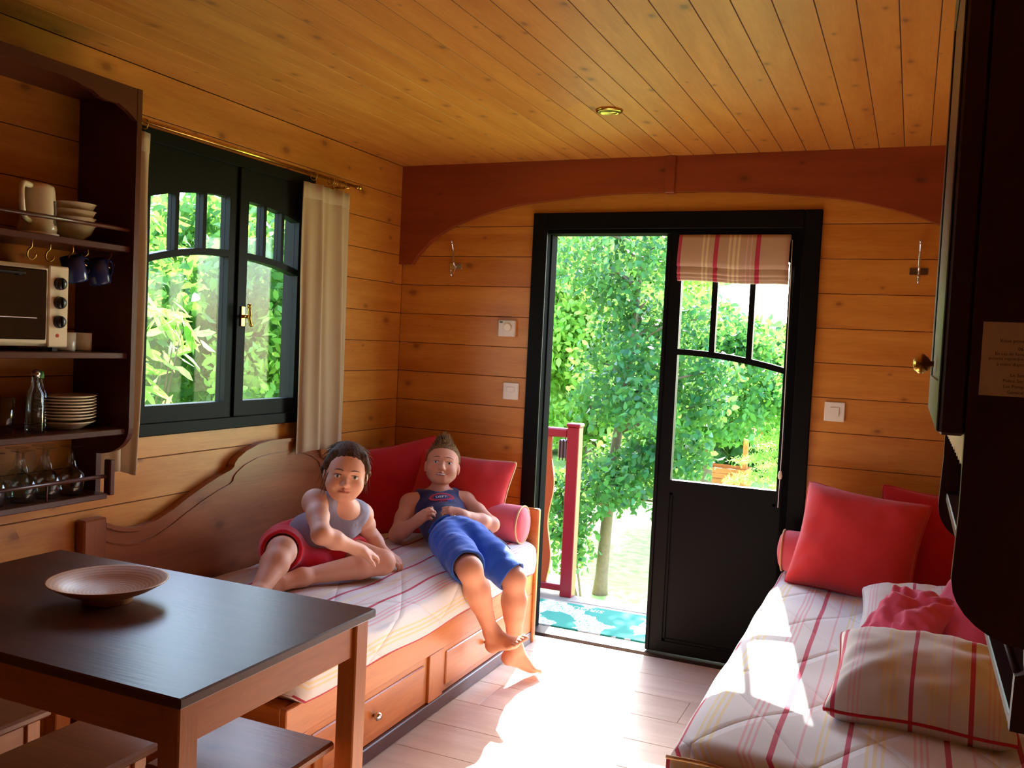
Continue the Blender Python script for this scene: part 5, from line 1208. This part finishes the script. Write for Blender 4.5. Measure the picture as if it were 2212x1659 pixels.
# ---------------------------------------------------------------- boy
def boy():
    J = dict(neck=(.452, -.368, .675), shR=(.370, -.468, .628), shL=(.562, -.318, .637), elR=(.378, -.590, .512), wrR=(.512, -.655, .600), elL=(.745, -.418, .574), wrL=(.682, -.590, .636), chest=(.492, -.422, .602), waist=(.562, -.485, .552), pel=(.705, -.665, .556),
             hipR=(.700, -.735, .555), hipL=(.768, -.668, .558), knR=(.902, -.940, .513), knL=(.982, -.705, .440), anR=(0.928, -0.776, 0.235), anL=(.966, -.628, .138))
    J = {k: V3(*v) for k, v in J.items()}
    h = Head((.458, -.350, .792), (.44, -.82, .36), (-.10, .36, .95), .95)
    root = thing('person', 'child in navy vest and blue shorts lounging against the bright red cushion', 'person', (.70, -.65, .0))
    B_ = SDF((.26, -1.04, .0), (1.10, -.20, .94), HS)
    sd = unit(J['shL']-J['shR']); upv = unit(J['neck']-J['waist']); fr_ = unit(np.cross(sd, upv)); upv = np.cross(fr_, sd)
    sd2 = unit(J['hipL']-J['hipR']); up2 = unit(J['waist']-J['pel']); fr2 = unit(np.cross(sd2, up2)); up2 = np.cross(fr2, sd2)
    B_.el(J['chest'], [.108, .110, .070], [sd, upv, fr_], .03); B_.el(J['waist'], [.092, .10, .070], [sd, upv, fr_], .06); B_.el(J['pel'], [.098, .085, .076], [sd2, up2, fr2], .06)
    B_.rc(J['shR'], J['shL'], .040, .040, .03); B_.rc(J['neck']-upv*.02, h.p(0, -.06, -.02), .035, .034, .02)
    for s in ('shR', 'shL'): B_.rc(J['neck'], J[s], .030, .036, .03)
    def arm(S_, s, e, w): S_.chain([s, (s*.55+e*.45), e, (e*.65+w*.35), w], [.041, .037, .031, .031, .0215], .02)
    arm(B_, J['shR'], J['elR'], J['wrR']); arm(B_, J['shL'], J['elL'], J['wrL'])
    for a in 'RL':
        hp, kn, an = J['hip'+a], J['kn'+a], J['an'+a]; bk = unit(np.cross(np.cross(hp-kn, an-kn), an-kn)); calf = kn*.68+an*.32
        B_.chain([hp, hp*.5+kn*.5, kn], [.068, .058, .046], .025); B_.chain([kn, calf, an], [.045, .044, .027], .02); B_.rc(calf-unit(np.cross(sd2, V3(0, 0, 1)))*0, kn*.5+an*.5, .042, .036, .03)
    hand_sdf(B_, J['wrR'], (.60, -.02, .45), (.15, -.75, .65), (.2, .35, .8), (.55, .75, .55), .86, (.8, .45, -.35))
    hand_sdf(B_, J['wrL'], (-.55, -.62, .22), (.35, -.55, .75), (.2, .35, .8), (.65, .85, .6), .86, (.8, .45, -.35))
    f1 = foot_sdf(B_, J['anR'], (0.929, -0.752, 0.173), (1.078, -0.831, 0.241), 1.0); toes(B_, f1, .96, -1)
    f2 = foot_sdf(B_, J['anL'], (.952, -.650, .098), (1.032, -.520, .022), 1.0); toes(B_, f2, .96, -1)
    head_sdf(B_, h)
    V, Q = B_.mesh(); meshobj('body', V, Q, M['skin'], root, skin_colour(V, h, srgb(222, 154, 120)), 2)
    face_parts(root, B_, h, srgb(74, 70, 62), plain('light_brow', srgb(110, 78, 52), .6), True, .0018)
    # vest
    T = SDF((.26, -.82, .42), (.86, -.20, .76), .0034)
    T.el(J['chest'], [.116, .116, .080], [sd, upv, fr_], .03); T.el(J['waist'], [.102, .108, .082], [sd, upv, fr_], .06); T.rc(J['waist'], J['pel'], .082, .080, .05)
    for s in ('shR', 'shL'):
        p = J[s]*.62+J['neck']*.38; T.rc(p+upv*.026, p-upv*.05, .027, .035, .02); T.rc(p, J['chest']+upv*.05, .034, .05, .03)
        d = unit(J[s]-J['neck']); T.rc(J[s]+d*.012, J[s]+d*.12, .046, .07, .008, True); e = J['el'+s[2]]; T.rc(J[s]+d*.012, e, .042, .037, .006, True)
    T.el(J['neck']+fr_*.040+upv*.030, [.052, .070, .07], [sd, upv, fr_], .008, True)
    T.cut(J['pel']+up2*.035, -up2)
    V, Q = T.mesh(); V = V+(np.sin(V@upv*80+np.sin(V@sd*35)*1.5)*.0014)[:, None]*fr_
    vs = meshobj('vest', V, Q, cloth('navy_jersey', srgb(34, 36, 84), nscale=12, bumps=.3), root, None, 2)
    cc_ = J['chest']+upv*.008+sd*.002
    def drape(name, mb2d, mat):
        """lay flat artwork (metres, x to the wearer's left, y up) on the vest"""
        out = MB(); out.f = mb2d.f
        for x, y, z in mb2d.v: p = T.drop(cc_+sd*x+upv*y+fr_*.12, -fr_, .2, 260); out.v.append(tuple(p+fr_*(.0030+z)))
        return out.build(name, mat, vs, fixn=False)
    def ring(a0, b0, a1, b1, n=40): mb = MB(); mb.v = [(a*math.cos(2*PI*i/n), b*math.sin(2*PI*i/n), 0) for a, b in ((a0, b0), (a1, b1)) for i in range(n)]; mb.f = [(i, (i+1) % n, n+(i+1) % n, n+i) for i in range(n)]; return mb
    pr = plain('red_print', srgb(196, 52, 70), .7)
    drape('print', ring(.056, .029, .045, .022), pr); drape('print', ring(.042, .0195, .039, .017), pr)
    cu = bpy.data.curves.new('t', 'FONT')
    def flat(s, size):
        cu = bpy.data.curves.new('t', 'FONT'); cu.body = s; cu.size = size; cu.align_x = 'CENTER'; cu.align_y = 'CENTER'; cu.resolution_u = 2
        to = bpy.data.objects.new('t', cu); COL.objects.link(to); me = bpy.data.meshes.new_from_object(to.evaluated_get(bpy.context.evaluated_depsgraph_get())); bpy.data.objects.remove(to)
        mb = MB(); mb.v = [(v.co.x, v.co.y, .0006) for v in me.vertices]; mb.f = [tuple(p.vertices) for p in me.polygons]; return mb
    drape('lettering', flat('DEPT.', .0215), plain('white_print', srgb(220, 216, 220), .7))
    mb = flat('MPH', .020); mb.v = [(x, y-.040, z) for x, y, z in mb.v]; drape('lettering', mb, pr)
    mb = ring(.011, .007, .006, .003); mb.v = [(x+.030, y-.030, z) for x, y, z in mb.v]; drape('print', mb, plain('blue_print', srgb(60, 90, 190), .7))
    # shorts
    Sx = SDF((.50, -1.06, .34), (1.10, -.48, .72), .0034)
    Sx.el(J['pel'], [.106, .088, .078], [sd2, up2, fr2], .05); Sx.rc(J['waist']*.40+J['pel']*.60, J['pel'], .076, .076, .04)
    hem = {}
    for a, fr in (('R', .88), ('L', .90)):
        d = unit(J['kn'+a]-J['hip'+a]); L = np.linalg.norm(J['kn'+a]-J['hip'+a]); hem[a] = J['hip'+a]+d*L*fr
        Sx.chain([J['hip'+a], J['hip'+a]+d*L*.5, J['hip'+a]+d*(L*fr-.0)], [.077, .070, .068], .025)
    for a in 'RL':
        d = unit(J['kn'+a]-J['hip'+a]); L = np.linalg.norm(J['kn'+a]-J['hip'+a]); e = hem[a]+d*.088; Sx.rc(e, e+d*.06, .095, .095, .004, True); Sx.rc(hem[a]-d*.07, hem[a]+d*.1, .052, .060, .004, True)
    Sx.cut(J['pel']+up2*.060, up2)
    V, Q = Sx.mesh(); V = V+(np.sin(V@V3(55, 40, 30)+1.5*np.sin(V@V3(30, -45, 40)))*.0022+np.sin(V@V3(-120, 90, 40))*.0008)[:, None]*V3(.2, -.3, .9)
    sh = meshobj('shorts', V, Q, cloth('blue_cotton', srgb(44, 92, 190), nscale=12, bumps=.4), root, None, 2)
    wb_ = [J['pel']+up2*.052+(sd2*math.cos(t)*.101+fr2*math.sin(t)*.083) for t in np.linspace(.15, PI-.15, 24)]
    MB().tube(wb_, .007, 8).build('waistband', cloth('blue_waistband', srgb(40, 84, 180), nscale=30), sh, smooth=True)
    p = Sx.drop(J['pel']+up2*.045+fr2*.14, -fr2, .2); MB().lathe([(0, -.003), (.006, -.002), (.007, .001), (0, .002)], tuple(p+fr2*.002), n=14).build('button', M['chrome'], sh, smooth=True)
    d = unit(J['knL']-J['hipL']); out = unit(np.cross(d, V3(0, 0, 1))); out = out if out@V3(0, 1, 0) > 0 else -out
    q = [Sx.drop(J['hipL']+d*t+out*.05+V3(0, 0, .14), V3(0, 0, -1), .2)+V3(0, 0, .003) for t in np.linspace(.06, .18, 7)]
    MB().tube(q, .0055, 6).build('cargo_strap', plain('dark_blue_strap', srgb(20, 28, 60), .7), sh, smooth=True)
    # hair
    k = h.k; Hh = SDF(h.c-.16, h.c+.16, .0031); E = lambda c, r, kk=.010, sub=False: Hh.el(h.p(*c), [x*k for x in r], h.ax, kk*k, sub)
    E((0, .033, -.014), (.082, .090, .097)); Hh.rc(h.p(0, .108, .038), h.p(0, .118, -.03), .018*k, .016*k, .02)
    E((0, -.040, .100), (.064, .092, .078), .008, True); E((0, -.090, -.03), (.1, .060, .11), .010, True)
    for s in (-1, 1): E((s*.078, -.012, .004), (.020, .030, .020), .006, True)
    hm = hairmat('light_brown_hair', srgb(84, 60, 38), srgb(150, 114, 72))
    V, Q = Hh.mesh(); hb = meshobj('hair', V, Q, hm, root, None, 1)
    rt, dr, ln = [], [], []; r = random.Random(8)
    for i in range(420):
        l, f = r.uniform(-.055, .055), r.uniform(-.085, .058); u = .033+.085*math.sqrt(max(.02, 1-(l/.0765)**2-((f+.014)/.092)**2)); 
        if f > .035 and abs(l) > .045: continue
        n_ = unit(h.l*l/.0765**2+h.u*(u-.033)/.086**2+h.f*(f+.014)/.092**2); tall = max(0, 1-abs(l)/.045)*max(0, 1-abs(f-.02)/.075)
        rt.append(h.p(l, u, f)-n_*.004); dr.append(n_*(.45+.9*tall)+h.u*tall*.8+h.f*.15+h.l*(-.25)+np.array([r.uniform(-.25, .25) for _ in range(3)])-h.f*(1-tall)*.6); ln.append(.016+.036*tall*r.uniform(.6, 1.1)+r.uniform(0, .008))
    strands('spiky_tufts', rt, dr, ln, .0024, hm, hb, (0, 0, .15), 9)
boy()
